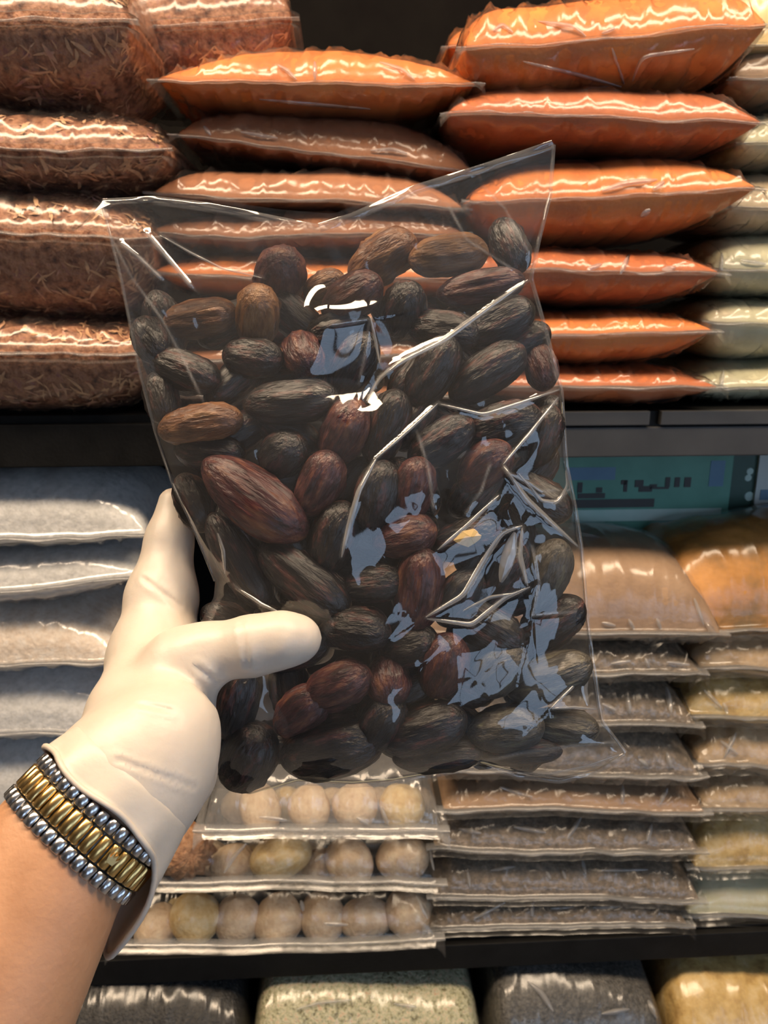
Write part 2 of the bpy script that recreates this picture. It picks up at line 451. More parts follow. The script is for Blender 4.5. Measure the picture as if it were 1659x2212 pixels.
def packet(name, mat, xl, xr, yl, yr, ytop, ybot, label, off=0.0, hd=0.11, lump=0.0, lumpf=120, film='film', flange=0.009,
           droop=0.006, group=None, cat='packet', fibres=0, contents=True, zbot=None, pu=4.0, wr=1.0, cname='filling', seam=.006, sfilm='seamfilm'):
    _pk[0] += 1
    seed = _pk[0] * 13
    xm, ym = (xl + xr) / 2, (yl + yr) / 2
    sL, zL = shelf_st(xl, yl, off)
    sR, zR = shelf_st(xr, yr, off)
    zs = (zL + zR) / 2
    ref = off + (.07 if ym < 900 else .018)
    tu = shelf_st(xm, ytop, ref)[1] - zs
    td = zs - (zbot if zbot is not None else shelf_st(xm, ybot, ref)[1])
    tu, td = max(tu, .008), max(td, .008)
    w, sc = (sR - sL) / 2, (sR + sL) / 2
    base = W(sc, off + hd, zs - td)
    root = empty(name, base)
    tag(root, label, cat, group, 'thing')

    def surf(u, v, grow, noise_amp, wrink):
        """upper and lower skins of the pillow over the grid u x v"""
        U, V = np.meshgrid(u, v, indexing='ij')
        uc, vc = np.clip(np.abs(U), 0, 1), np.clip(np.abs(V), 0, 1)
        prof = (1 - uc ** pu) ** 0.55 * (1 - vc ** 3.0) ** 0.5
        s = sc + w * U
        t = off + hd * (1 + V)
        P = np.stack([s, t, np.zeros_like(s)], -1)
        sag = 0.004 * sn(P[..., :1] * 1.0, 14, seed) + 0.0015 * sn(P[..., :1], 60, seed + 1)
        zc = zL + (zR - zL) * (U + 1) / 2 + sag
        outs = np.clip(np.abs(V) - 1, 0, 1) * hd + np.clip(np.abs(U) - 1, 0, 1) * w
        zc = zc - droop * (outs / 0.009) ** 2 * 0.5
        res = []
        for sgn, T in ((1, tu), (-1, td)):
            h = T * prof * (1 + 0.10 * sn(P, 16, seed + 3)) + grow
            if noise_amp:
                h = h + noise_amp * sn(P, lumpf, seed + 5) * np.minimum(1, prof * 2.5) * (1.0 if sgn > 0 else .7)
                h = h + noise_amp * .6 * sn(P, lumpf * 2.3, seed + 6) * np.minimum(1, prof * 2.5)
            if wrink:
                k = np.exp(-np.abs(V + 1) / 0.35) + np.exp(-np.abs(np.abs(U) - 1) / 0.10) + .25
                rid = 1 - np.abs(sn(P * np.array((1.0, 0.22, 1.0)), 120, seed + 7 + sgn))
                rid2 = 1 - np.abs(sn(P * np.array((1.0, 0.6, 1.0)), 260, seed + 27 + sgn))
                h = h + wrink * k * (rid ** 4 - .25 + .45 * (rid2 ** 3 - .25)) * np.minimum(1, prof * 3 + .08)
            res.append(W(s, t, zc + sgn * np.maximum(h, grow * .5)) - base)
        return res

    u, v = edge_space(46, .8), edge_space(26, .85)
    if contents:
        a, b = surf(u, v, 0.0, lump, 0)
        V_ = np.concatenate([a.reshape(-1, 3), b.reshape(-1, 3)])
        Fc = np.concatenate([grid_faces(46, 26), grid_faces(46, 26, True, 46 * 26)])
        add(cname, make_mesh(cname, V_, Fc, M[mat]), root)
    fu, fv = flange / w, flange / hd
    uf = np.concatenate([[-1 - fu, -1 - fu * .5], edge_space(90, .5), [1 + fu * .5, 1 + fu]])
    vf = np.concatenate([[-1 - fv, -1 - fv * .5], edge_space(34, .85), [1 + fv * .5, 1 + fv]])
    a, b = surf(uf, vf, 0.0013 + lump * 1.2, 0, 0.0062 * wr)
    n, m = len(uf), len(vf)
    V_ = np.concatenate([a.reshape(-1, 3), b.reshape(-1, 3)])
    Fc = np.concatenate([grid_faces(n, m), grid_faces(n, m, True, n * m)])
    add('film', make_mesh('film', V_, Fc, M[film]), root)
    # sealed front seam: a thin hazy lip standing out from the pillow
    us = np.linspace(-1 - fu, 1 + fu, 64)
    s = sc + w * us
    P1 = s[:, None]
    zc = zL + (zR - zL) * (np.clip(us, -1, 1) + 1) / 2 + 0.004 * sn(P1, 14, seed) + 0.0015 * sn(P1, 60, seed + 1)
    rows = []
    for q, (dt, dz) in enumerate(((.004, .0016), (-seam * .5, .0009), (-seam, .0007), (-seam, -.0007), (-seam * .5, -.0009), (.004, -.0016))):
        fr = max(0.0, -dt / .007)
        wob = (.0016 * sn(P1, 75, seed + 9) + .0008 * sn(P1, 190, seed + 10)) * fr
        rows.append(W(s, off + dt + .0008 * sn(P1, 45, seed + 11) * fr, zc + dz + wob - droop * .3 * fr) - base)
    add('seal_seam', make_mesh('seal_seam', np.array(rows).reshape(-1, 3), grid_faces(6, 64, True), M[sfilm]), root)
    if fibres:
        rng = np.random.RandomState(seed)
        FV, FF = [], []
        a, b = surf(u * .95, v * .97, 0.0004, lump, 0)
        for k in range(fibres):
            up = rng.rand() < .55
            S = a if up else b
            i, j = rng.randint(1, 45), rng.randint(1, 12)
            c = S[i, j]
            nrm = np.cross(S[min(i + 1, 45), j] - S[i - 1, j], S[i, j + 1] - S[i, j - 1])
            nrm = nrm / (np.linalg.norm(nrm) + 1e-9) * (1 if up else -1)
            d = rng.normal(size=3); d -= nrm * (d @ nrm); d /= np.linalg.norm(d) + 1e-9
            e = np.cross(nrm, d)
            L, wd, cv = rng.uniform(.006, .022), rng.uniform(.0006, .0022), rng.uniform(-.5, .5)
            bi = len(FV)
            for q in range(5):
                tt = q / 4 - .5
                p = c + d * L * tt + e * cv * L * tt * tt + nrm * (.0009 + .0006 * math.sin(q * 2 + k))
                ww = wd * (1 - (2 * tt) ** 2 * .8)
                FV += [p - e * ww, p + e * ww]
            FF += [(bi + 2 * q, bi + 2 * q + 1, bi + 2 * q + 3, bi + 2 * q + 2) for q in range(4)]
        tag(add('dried_strands', make_mesh('dried_strands', FV, FF, M['fibre']), root), kind='stuff')
    PACKETS[label] = root
    return root


A_ = dict(off=-0.03, lump=.0035, lumpf=150, fibres=420, cat='packet')
gA = 'packets of brown dried petals stacked at the shelf end'
packet('petal_packet', 'mace', -280, 278, 45, 45, -95, 242, 'bulging clear packet of brown shredded petals with long pale strands, topmost front one', group=gA, **A_)
packet('petal_packet', 'mace', 190, 628, 72, 38, -70, 225, 'dim brown petal packet lying in shadow behind the topmost strand-filled packet', off=.10, lump=.0035, lumpf=150, fibres=250, group=gA)
packet('petal_packet', 'mace', -280, 352, 318, 312, 246, 420, 'brown petal packet with a pointed end poking into the black gap, second in its stack', group=gA, **A_)
packet('petal_packet', 'mace', -280, 330, 508, 505, 425, 674, 'thick brown petal packet level with the upper corner of the date bag', group=gA, **A_)
packet('petal_packet', 'mace', -280, 315, 758, 752, 676, 893, 'lowest brown petal packet, broad shiny seam across it, resting on the black shelf', zbot=UP_TOP + .0015, group=gA, **A_)

gB = 'brick red powder packets stacked behind the date bag'
packet('spice_packet', 'orange', 340, 1026, 164, 184, 120, 256, 'topmost packet of the middle stack, bright orange-red top over a dull brown front', off=.0, pu=2.6, group=gB)
packet('spice_packet', 'brownred', 384, 1020, 292, 366, 252, 378, 'brown powder packet slanting down towards the date bag, blunt rounded end', off=.02, group=gB)
packet('spice_packet', 'brownred', 332, 1000, 418, 448, 372, 452, 'flat brown powder packet whose edge meets the open top of the date bag', off=.0, group=gB)
packet('spice_packet', 'brownred', 322, 1000, 500, 505, 452, 545, 'brown powder packet seen through the empty clear top of the date bag', off=.0, group=gB)
packet('spice_packet', 'orange', 335, 1000, 596, 596, 545, 650, 'orange powder packet seen through film just above the uppermost dates', off=.0, group=gB)
for ya, yb, yc in ((690, 650, 735), (775, 735, 815), (852, 815, 893)):
    packet('spice_packet', 'brownred', 335, 1000, ya, ya, yb, yc, 'red-brown powder packet hidden behind the dates in the held bag', off=.0, group=gB,
           zbot=UP_TOP + .0015 if yc == 893 else None)

gC = 'orange red powder packets stacked beside the date bag'
packet('spice_packet', 'orange', 1005, 1655, 97, 64, 4, 216, 'thick glossy orange powder packet with a creased V fold, highest in its stack', off=-.01, pu=8, wr=1.6, group=gC)
packet('spice_packet', 'orange', 968, 1400, 100, 100, 50, 205, 'sliver of a red packet peeping out behind the V-folded orange packet', off=.20, group=gC)
packet('spice_packet', 'red', 970, 1645, 244, 268, 204, 345, 'wide dull red packet directly under the V-folded orange packet', off=-.01, group=gC)
packet('spice_packet', 'orange', 1015, 1634, 436, 404, 346, 526, 'vivid orange packet with a big glossy glare patch beside the bag corner', off=-.01, pu=3, group=gC)
packet('spice_packet', 'red', 1015, 1556, 580, 586, 536, 664, 'dark red packet with a small upright glint, fourth down beside the date bag', off=-.01, pu=3, group=gC)
packet('spice_packet', 'orange', 1015, 1540, 720, 716, 666, 788, 'orange-topped packet second from the shelf beside the date bag', off=-.01, pu=3, group=gC)
packet('spice_packet', 'red', 1015, 1550, 836, 834, 786, 893, 'lowest red packet of its stack, resting on the grey shelf rail', off=-.01, pu=3, zbot=UP_TOP + .0015, group=gC)

gD = 'pale powder packets at the picture edge'
D_ = dict(off=.03, group=gD, pu=5)
packet('powder_packet', 'cream', 1528, 1950, 92, 92, -40, 108, 'cream yellow packet corner above the brown packet', **D_)
packet('powder_packet', 'tanpowder', 1588, 1950, 172, 172, 108, 250, 'brown packet with a curled shiny edge under the cream yellow packet', **D_)
packet('powder_packet', 'greenbeige', 1602, 1950, 305, 305, 252, 374, 'greenish beige packet end just above the vivid orange packet tip', **D_)
packet('powder_packet', 'beige', 1562, 1950, 440, 440, 374, 505, 'beige packet end touching the tip of the vivid orange packet', **D_)
packet('powder_packet', 'greenbeige', 1542, 1950, 578, 578, 506, 640, 'pale packet with a rounded light end, third from the shelf', **D_)
packet('powder_packet', 'greenbeige', 1530, 1950, 692, 692, 640, 772, 'pale packet with a pointed end, second from the shelf', **D_)
packet('powder_packet', 'greenbeige', 1510, 1950, 832, 832, 772, 893, 'lowest pale green packet with a bright glint, resting on the shelf', zbot=UP_TOP + .0015, **D_)

gF = 'white flake packets stacked beside the gloved hand'
F_ = dict(off=.0, lump=.0012, lumpf=220, film='milkfilm', wr=.6, flange=.004, pu=3, group=gF)
packet('flake_packet', 'white', -280, 312, 1176, 1150, 1012, 1188, 'uppermost white flake packet under the black shelf, rounded end', **F_)
packet('flake_packet', 'white', -280, 300, 1300, 1250, 1188, 1314, 'white flake packet beside the gloved index finger, edge lifting at the tip', **F_)
packet('flake_packet', 'oat', -280, 262, 1440, 1430, 1306, 1456, 'white flake packet with a warm cream band lit beside the thumb base', **F_)
packet('flake_packet', 'white', -280, 255, 1585, 1580, 1456, 1602, 'greyish white flake packet beside the heel of the gloved palm', **F_)
packet('flake_packet', 'white', -280, 250, 1745, 1740, 1602, 1765, 'white flake packet beside the upper end of the watch bracelet', **F_)
for ya, yb, yc in ((1840, 1765, 1900), (1975, 1900, 2040)):
    packet('flake_packet', 'white', -280, 225, ya, ya, yb, yc, 'white flake packet hidden behind the forearm', zbot=LO_TOP + .0015 if yc == 2040 else None, **F_)

gH = 'dark seed packets stacked under the green carton'
H_ = dict(off=.0, flange=.010, droop=.006, group=gH, pu=6, wr=1.3)
packet('seed_packet', 'tanpowder', 915, 1556, 1362, 1368, 1196, 1394, 'large tan powder packet on top of the seed packets, clear film corner sticking out', lump=.0015, hd=.125, **H_)
packet('seed_packet', 'greyseed', 940, 1512, 1452, 1452, 1384, 1470, 'thin dark seed packet directly under the large tan powder packet', lump=.002, **H_)
packet('seed_packet', 'greyseed', 940, 1504, 1556, 1556, 1470, 1572, 'dark seed packet with an upright white glint, beside the lower grey dates', lump=.002, **H_)
packet('seed_packet', 'greyseed', 940, 1512, 1664, 1672, 1572, 1688, 'dark seed packet level with the lower corner of the date bag', lump=.002, **H_)
packet('seed_packet', 'tanpowder', 958, 1522, 1742, 1748, 1688, 1762, 'tan edged packet just below the bottom seam of the date bag', lump=.002, **H_)
packet('seed_packet', 'greyseed', 938, 1512, 1832, 1836, 1760, 1850, 'dark seed packet third from the lower shelf beside the clear lime packets', lump=.002, **H_)
packet('seed_packet', 'greyseed', 938, 1512, 1932, 1936, 1850, 1944, 'dark seed packet second from the lower shelf, row of small glints', lump=.002, **H_)
packet('seed_packet', 'greyseed', 928, 1484, 2002, 1990, 1942, 2036, 'lowest dark seed packet, lying on the lower black shelf', lump=.002, zbot=LO_TOP + .0015, **H_)

gI = 'yellow and tan packets at the picture edge'
I_ = dict(off=.015, group=gI, pu=5, lump=.003, lumpf=75, flange=.012)
packet('spice_packet', 'amber', 1425, 1950, 1362, 1362, 1165, 1382, 'olive and amber packet with an orange glowing front, under the green cartons', hd=.125, **I_)
packet('spice_packet', 'tanpieces', 1506, 1950, 1440, 1440, 1378, 1468, 'tan packet right under the amber packet', **I_)
packet('spice_packet', 'yellow', 1484, 1950, 1546, 1546, 1466, 1570, 'yellowish packet with a twisted film edge, second under the amber packet', **I_)
packet('spice_packet', 'tanpieces', 1508, 1950, 1652, 1652, 1570, 1674, 'tan packet with a star shaped glint, third under the amber packet', **I_)
packet('spice_packet', 'tanpieces', 1514, 1950, 1744, 1744, 1672, 1764, 'plain tan packet above the bright yellow packet', **I_)
packet('spice_packet', 'yellow', 1500, 1950, 1872, 1872, 1758, 1892, 'bright yellow packet of big pieces, second from the lower shelf', **I_)
packet('spice_packet', 'greenbeige', 1486, 1950, 1974, 1974, 1890, 2028, 'lemon and cream packet lying on the lower black shelf', zbot=LO_TOP + .0015, **I_)

gG = 'clear packets of dried limes under the date bag'
G_ = dict(off=-.02, contents=False, group=gG, pu=6, flange=.012, hd=.09, wr=1.2)
packet('lime_packet', 'lime', 440, 950, 1788, 1788, 1668, 1806, 'cloudy clear packet of limes touching the bottom of the date bag', film='milkfilm', **G_)
packet('lime_packet', 'lime', 325, 945, 1902, 1902, 1796, 1924, 'clear packet of dried limes between two others, brown ridged lump at its end', **G_)
packet('lime_packet', 'lime', 250, 940, 2036, 2022, 1920, 2050, 'lowest clear packet of dried limes on the lower black shelf', zbot=LO_TOP + .0015, **G_)

gK = 'large packets under the lower shelf'
K_ = dict(off=-.060, group=gK, pu=12, zbot=LOW_TOP + .0015, hd=.13, lump=.0025, lumpf=260)
packet('grain_packet', 'blackgrain', 120, 528, 2330, 2330, 2190, 2500, 'black grain packet in the dark under the lower shelf, beside the forearm', **K_)
packet('grain_packet', 'granule', 540, 1052, 2330, 2330, 2176, 2500, 'pale green granule packet under the lower shelf', **K_)
packet('grain_packet', 'greygrain', 1066, 1455, 2320, 2320, 2164, 2500, 'dark grey grain packet with a blue glint under the lower shelf', **K_)
packet('grain_packet', 'yellow', 1464, 1950, 2310, 2310, 2150, 2500, 'yellow packet of large pieces under the lower shelf', **K_)

# ------------------------------------------------------------------ dried limes inside the clear packets
def lime_mesh(name, seed, mat, ridges=0, flat=.9):
    n, m = 28, 16
    V_, Fc = [], []
    th = np.linspace(0, 2 * math.pi, n, endpoint=False)
    ph = np.linspace(0.0, math.pi, m)
    PH, TH_ = np.meshgrid(ph, th, indexing='ij')
    P = np.stack([np.sin(PH) * np.cos(TH_), np.sin(PH) * np.sin(TH_), np.cos(PH)], -1)
    r = 1 + .07 * sn(P, 1.6, seed) + .03 * sn(P, 4.5, seed + 1)
    if ridges:
        r = r + .22 * np.abs(np.sin(TH_ * ridges / 2 + .6 * sn(P, 1.5, seed + 2))) * np.sin(PH) - .05
    else:
        r = r + .12 * np.exp(-(PH / .22) ** 2)          # stem nub
    P = P * r[..., None]
    P[..., 2] *= flat
    V_ = P.reshape(-1, 3)
    for i in range(m - 1):
        for j in range(n):
            Fc.append((i * n + j, (i + 1) * n + j, (i + 1) * n + (j + 1) % n, i * n + (j + 1) % n))
    return make_mesh(name, V_, Fc, mat)


LM = [lime_mesh('dried_lime', s, M[k]) for s, k in ((3, 'lime'), (5, 'lime'), (8, 'limeyellow'))]
RIDGED = lime_mesh('ridged_lump', 11, M['bark'], 14, .85)
gL = 'dried limes in the clear packets'
LIMES = [  # px, py, half width, half height, depth behind the front, mesh, label
    (608, 1850, 68, 46, .030, 2, 'largest yellowish dried lime in the middle clear packet'),
    (752, 1862, 50, 46, .028, 0, 'round tan dried lime beside the largest one in the middle packet'),
    (872, 1852, 52, 48, .030, 1, 'pale dried lime at the seed packet end of the middle packet'),
    (690, 1868, 34, 34, .05, 1, 'small dried lime wedged between the two big ones in the middle packet'),
    (505, 1868, 44, 42, .05, 0, 'dried lime next to the brown ridged lump'),
    (422, 1982, 50, 46, .030, 2, 'yellow dried lime at the forearm end of the lowest packet'),
    (515, 1985, 44, 46, .030, 0, 'second dried lime from the forearm end of the lowest packet'),
    (600, 1985, 50, 48, .030, 1, 'round outlined dried lime in the middle of the lowest packet'),
    (695, 1980, 46, 44, .032, 0, 'dried lime below the largest yellowish one, in the lowest packet'),
    (790, 1985, 50, 42, .030, 0, 'dried lime under a white glare in the lowest packet'),
    (882, 1972, 48, 46, .030, 1, 'dried lime at the seed packet end of the lowest packet'),
    (340, 2005, 44, 40, .035, 0, 'dried lime beside the white glove cuff in the lowest packet'),
    (560, 1744, 62, 42, .035, 0, 'pale dried lime under the bottom dates in the cloudy packet'),
    (668, 1742, 52, 42, .035, 1, 'dried lime in the middle of the cloudy packet'),
    (768, 1738, 54, 46, .032, 1, 'rounded pale dried lime below the bottom seam in the cloudy packet'),
    (868, 1742, 50, 46, .032, 2, 'glossy dried lime at the seed packet end of the cloudy packet'),
]
for px, py, hw_, hh_, off, mi, lab in LIMES:
    s, z = shelf_st(px, py, off)
    p = W(s, off, z)
    k = np.linalg.norm(p - CAM) / F_PX
    o = add('dried_lime', LM[mi], None, p)
    o.scale = (hw_ * k, min(hw_, hh_) * k, hh_ * k * 1.05)
    o.rotation_euler = (random.uniform(-.3, .3), random.uniform(-.3, .3), random.uniform(0, 6))
    tag(o, lab, 'dried fruit', gL, 'thing')
for row, (py, xs) in enumerate(((1738, (520, 620, 720, 820, 900)), (1852, (455, 560, 660, 760, 860)), (1975, (380, 470, 560, 650, 740, 840)))):
    for px in xs:
        off = .085
        s, z = shelf_st(px, py, off)
        p = W(s, off, z)
        o = add('dried_lime', LM[(px // 10) % 3], None, p)
        o.scale = (.025, .024, .024)
        o.rotation_euler = (random.uniform(-.3, .3), random.uniform(-.3, .3), random.uniform(0, 6))
        tag(o, 'dried lime in the back row of a clear packet, mostly hidden by the front row', 'dried fruit', 'dried limes in the back rows', 'thing')
s, z = shelf_st(398, 1835, .005)
o = add('ridged_lump', RIDGED, None, W(s, .005, z))
o.scale = (.034, .030, .035)
o.rotation_euler = (1.2, .5, .4)
tag(o, 'brown ridged dried lump at the glove end of the middle lime packet', 'dried fruit', None, 'thing')

# ------------------------------------------------------------------ green cartons at the back of the lower shelf
def carton(x0, x1, y0, y1, off, dep, mat, name, label):
    s0, z1 = shelf_st(x0, y0, off)
    s1, z0 = shelf_st(x1, y1, off)
    org = W((s0 + s1) / 2, off + dep / 2, z0)
    r = tag(empty(name, org), label, 'box', None, 'thing')
    v, f = shelf_box(s0, s1, off, off + dep, z0, z1, org, .001)
    add('body', make_mesh('body', v, f, M[mat], False), r)

    def panel(nm, a, b, c, d, m, th=.0006):
        sa, zb = shelf_st(a, c, off)
        sb, za = shelf_st(b, d, off)
        v, f = shelf_box(sa, sb, off - th, off + .0002, za, zb, org)
        return v, f, nm, m
    return r, panel


r, pn = carton(1120, 1562, 975, 1190, .16, .2, 'green', 'green_carton', 'green carton with dark lettering behind the top seed packet')
for nm, a, b, c, d, m in (('printed_band', 1225, 1328, 1010, 1036, 'blueprint'), ('printed_band', 1536, 1561, 995, 1050, 'blueprint'),
                          ('dark_line', 1120, 1412, 1081, 1095, 'darkprint'), ('printed_band', 1235, 1555, 1102, 1122, 'paleprint')):
    v, f, nm, m = pn(nm, a, b, c, d, m)
    add(nm, make_mesh(nm, v, f, M[m], False), r)
strokes = [(1248, 1257, 1042, 1064), (1288, 1300, 1053, 1064), (1248, 1306, 1066, 1076), (1342, 1354, 1037, 1046), (1348, 1354, 1037, 1062),
           (1372, 1389, 1037, 1052), (1380, 1408, 1050, 1062), (1404, 1418, 1046, 1056), (1418, 1444, 1052, 1056), (1438, 1446, 1031, 1052), (1458, 1467, 1031, 1052),
           (1479, 1491, 1031, 1052)]
vv = [pn('lettering', *q, 'darkprint', .0009)[:2] for q in strokes]
v, f = join_vf([([tuple(p) for p in a], b) for a, b in vv])
tag(add('lettering', make_mesh('lettering', v, f, M['darkprint'], False), r), kind='stuff')
r, pn = carton(1566, 1640, 975, 1160, .17, .15, 'darkgreen', 'green_carton', 'narrow dark green carton with pale round marks beside the lettered one')
for k, (cx, cy, rr) in enumerate(((1620, 1018, 8), (1616, 1032, 8), (1618, 1072, 11))):
    s, z = shelf_st(cx, cy, .17)
    rad = rr * .00058
    ring = [(math.cos(t) * rad, math.sin(t) * rad) for t in np.linspace(0, 6.283, 15)[:-1]]
    vs = [W(s + a, .17 - .0006, z + b) - np.array(r.location) for a, b in ring] + [W(s + a, .1702, z + b) - np.array(r.location) for a, b in ring]
    fs = [tuple(range(14))] + [(i, (i + 1) % 14, (i + 1) % 14 + 14, i + 14) for i in range(14)]
    add('round_mark', make_mesh('round_mark', vs, fs, M['paleprint'], False), r)
r, pn = carton(1643, 1800, 975, 1160, .165, .15, 'whitecard', 'white_carton', 'pale carton edge beside the narrow dark green carton')
v, f, nm, m = pn('printed_band', 1643, 1800, 1058, 1078, 'blueprint')
add(nm, make_mesh(nm, v, f, M[m], False), r)

# ------------------------------------------------------------------ gloved hand, forearm (implicit surfaces)
def surface_nets(Fv, org, h):
    S = Fv < 0
    nx, ny, nz = Fv.shape
    cnt = np.zeros((nx - 1, ny - 1, nz - 1))
    acc = np.zeros((nx - 1, ny - 1, nz - 1, 3))
    corners = [(i, j, k) for i in (0, 1) for j in (0, 1) for k in (0, 1)]

    def sub(A, c):
        return A[c[0]:nx - 1 + c[0], c[1]:ny - 1 + c[1], c[2]:nz - 1 + c[2]]
    for a in corners:
        for ax in range(3):
            if a[ax] == 0:
                b = list(a); b[ax] = 1; b = tuple(b)
                fa, fb = sub(Fv, a), sub(Fv, b)
                cr = (fa < 0) != (fb < 0)
                t = np.where(cr, fa / np.where(cr, fa - fb, 1), 0)
                cnt += cr
                for q in range(3):
                    acc[..., q] += np.where(cr, a[q] + (t if q == ax else 0), 0)
    act = cnt > 0
    idx = -np.ones(act.shape, int)
    idx[act] = np.arange(act.sum())
    base = np.stack(np.nonzero(act), 1)
    V_ = org + h * (base + acc[act] / cnt[act][:, None])
    faces = []
    for ax in range(3):
        o = [q for q in range(3) if q != ax]
        sl0 = [slice(None)] * 3; sl1 = [slice(None)] * 3
        sl0[ax] = slice(0, -1); sl1[ax] = slice(1, None)
        cr = S[tuple(sl0)] != S[tuple(sl1)]
        I = np.stack(np.nonzero(cr), 1)
        ok = np.all((I[:, o] > 0), 1) & (I[:, o[0]] < act.shape[o[0]]) & (I[:, o[1]] < act.shape[o[1]])
        I = I[ok]
        sgn = S[tuple(sl0)][tuple(I.T)]

        def cell(d0, d1):
            J = I.copy(); J[:, o[0]] -= d0; J[:, o[1]] -= d1
            return idx[tuple(J.T)]
        q = np.stack([cell(1, 1), cell(0, 1), cell(0, 0), cell(1, 0)], 1)
        flip = sgn if ax != 1 else ~sgn
        q = np.where(flip[:, None], q, q[:, ::-1])
        faces.append(q[(q >= 0).all(1)])
    return V_, np.concatenate(faces)


def cs(px, py, d):
    """camera space point (x right, y up, depth)"""
    return np.array(((px - CX) / F_PX * d, -(py - CY) / F_PX * d, d))


def cam2world(P):
    return CAM + P[..., :1] * CX_AX + P[..., 1:2] * CY_AX + P[..., 2:3] * CZ_AX


def round_cone(P, a, b, ra, rb):
    ba = b - a
    t = np.clip(((P - a) @ ba) / (ba @ ba), 0, 1)
    return np.linalg.norm(P - a - t[..., None] * ba, axis=-1) - (ra + (rb - ra) * t)


def smin(a, b, k):
    h = np.clip(.5 + .5 * (b - a) / k, 0, 1)
    return b + (a - b) * h - k * h * (1 - h)


def J(px, py, d, rpx):
    return cs(px, py, d), rpx * d / F_PX


WR = cs(184, 1788, .300)                      # wrist centre
AX = np.array((.67, .74, .0)); AX /= np.linalg.norm(AX)
AX = AX * math.cos(R(24)) + np.array((0, 0, 1.0)) * math.sin(R(24))       # elbow to hand
E1 = np.cross(AX, np.array((0, 0, 1.0))); E1 /= np.linalg.norm(E1)        # across the wrist, in the picture plane
E2 = np.cross(E1, AX); E2 /= np.linalg.norm(E2)
if E2[2] > 0: E2 = -E2                         # towards the camera

thumb = [J(395, 1440, .352, 73), J(455, 1410, .350, 61), J(545, 1395, .3475, 62), J(610, 1382, .348, 57), J(645, 1380, .350, 50)]
index = [J(335, 1420, .385, 88), J(350, 1290, .402, 74), J(366, 1165, .414, 48), J(374, 1085, .420, 32)]
CHAINS = [
    thumb, index,
    [J(235, 1680, .320, 92), J(285, 1545, .345, 92), J(335, 1420, .385, 88)],                 # edge of the hand to the index knuckle
    [J(235, 1720, .314, 105), J(315, 1650, .332, 118), J(350, 1560, .345, 98), J(395, 1440, .352, 78)],   # thenar
    [J(270, 1740, .316, 95), J(370, 1665, .345, 92), J(376, 1560, .352, 76)],                  # heel of the palm
    [J(375, 1500, .405, 62), J(480, 1440, .442, 44), J(600, 1405, .452, 40), J(690, 1400, .450, 34)],    # middle finger behind the bag
    [J(375, 1570, .405, 60), J(480, 1530, .444, 42), J(600, 1500, .454, 38), J(680, 1490, .452, 32)],    # ring finger
    [J(365, 1640, .395, 54), J(460, 1620, .436, 38), J(560, 1590, .448, 34), J(620, 1575, .448, 28)],    # little finger
    [J(335, 1420, .385, 80), J(375, 1500, .405, 66), J(375, 1570, .405, 62), J(365, 1640, .395, 58), J(270, 1720, .325, 70)],
]


def sdf_hand(P, grow=0.0):
    d = None
    for ci, ch in enumerate(CHAINS):
        c = None
        for (a, ra), (b, rb) in zip(ch[:-1], ch[1:]):
            q = round_cone(P, a, b, ra, rb)
            c = q if c is None else smin(c, q, .006)
        d = c if d is None else smin(d, c, .010 if ci not in (0, 1) else .007)
    return d - grow


def sdf_arm(P, rw=(.0282, .0225), re=(.048, .043), L=.19):
    Q = P - WR
    t = Q @ AX
    k = np.clip(-t / L, -.3, 1.3)
    a = rw[0] + (re[0] - rw[0]) * np.clip(k, 0, 1.3) ** .8
    b = rw[1] + (re[1] - rw[1]) * np.clip(k, 0, 1.3) ** .8
    tp = np.clip((t - .012) / .055, 0, 1)
    a, b = a * (np.sqrt(1 - tp * tp) + 1e-3), b * (np.sqrt(1 - tp * tp) + 1e-3)
    e1, e2 = Q @ E1 - .30 * np.clip(-t - .012, 0, 1), Q @ E2
    rr = np.sqrt((e1 / a) ** 2 + (e2 / b) ** 2)
    d = (rr - 1) * np.minimum(a, b)
    return np.maximum(d, np.maximum(t - .0655, -t - .21))


def grid_pts(lo, hi, h):
    ax = [np.arange(l, u, h) for l, u in zip(lo, hi)]
    return np.stack(np.meshgrid(*ax, indexing='ij'), -1), np.array(lo)


def box_of(chains, pad):
    A = np.array([j[0] for c in chains for j in c])
    Rr = max(j[1] for c in chains for j in c)
    return A.min(0) - Rr - pad, A.max(0) + Rr + pad


def smooth_nets(V_, Fc, it=2):
    import collections
    for _ in range(it):
        acc = np.zeros_like(V_); cnt = np.zeros(len(V_))
        for a, b in ((0, 1), (1, 2), (2, 3), (3, 0)):
            np.add.at(acc, Fc[:, a], V_[Fc[:, b]]); np.add.at(cnt, Fc[:, a], 1)
            np.add.at(acc, Fc[:, b], V_[Fc[:, a]]); np.add.at(cnt, Fc[:, b], 1)
        V_ = V_ * .5 + acc / np.maximum(cnt, 1)[:, None] * .5
    return V_


body_o = cam2world(WR)
# bare arm with the hand inside the glove, one continuous surface
lo, hi = box_of(CHAINS, .01)
lo = np.minimum(lo, WR - AX * .20 - .05); hi = np.maximum(hi, WR + .05)
Pg, og = grid_pts(lo, hi, .0030)
Fh = smin(sdf_hand(Pg, -.0022), sdf_arm(Pg), .012)
Vb, Fb = surface_nets(Fh, og, .0030)
Vb = smooth_nets(Vb, Fb, 3)
person = add('person', make_mesh('person', cam2world(Vb) - body_o, Fb, M['skin']), None, body_o)
tag(person, 'tanned forearm of a person in a white glove gripping the date bag', 'person', None, 'thing')

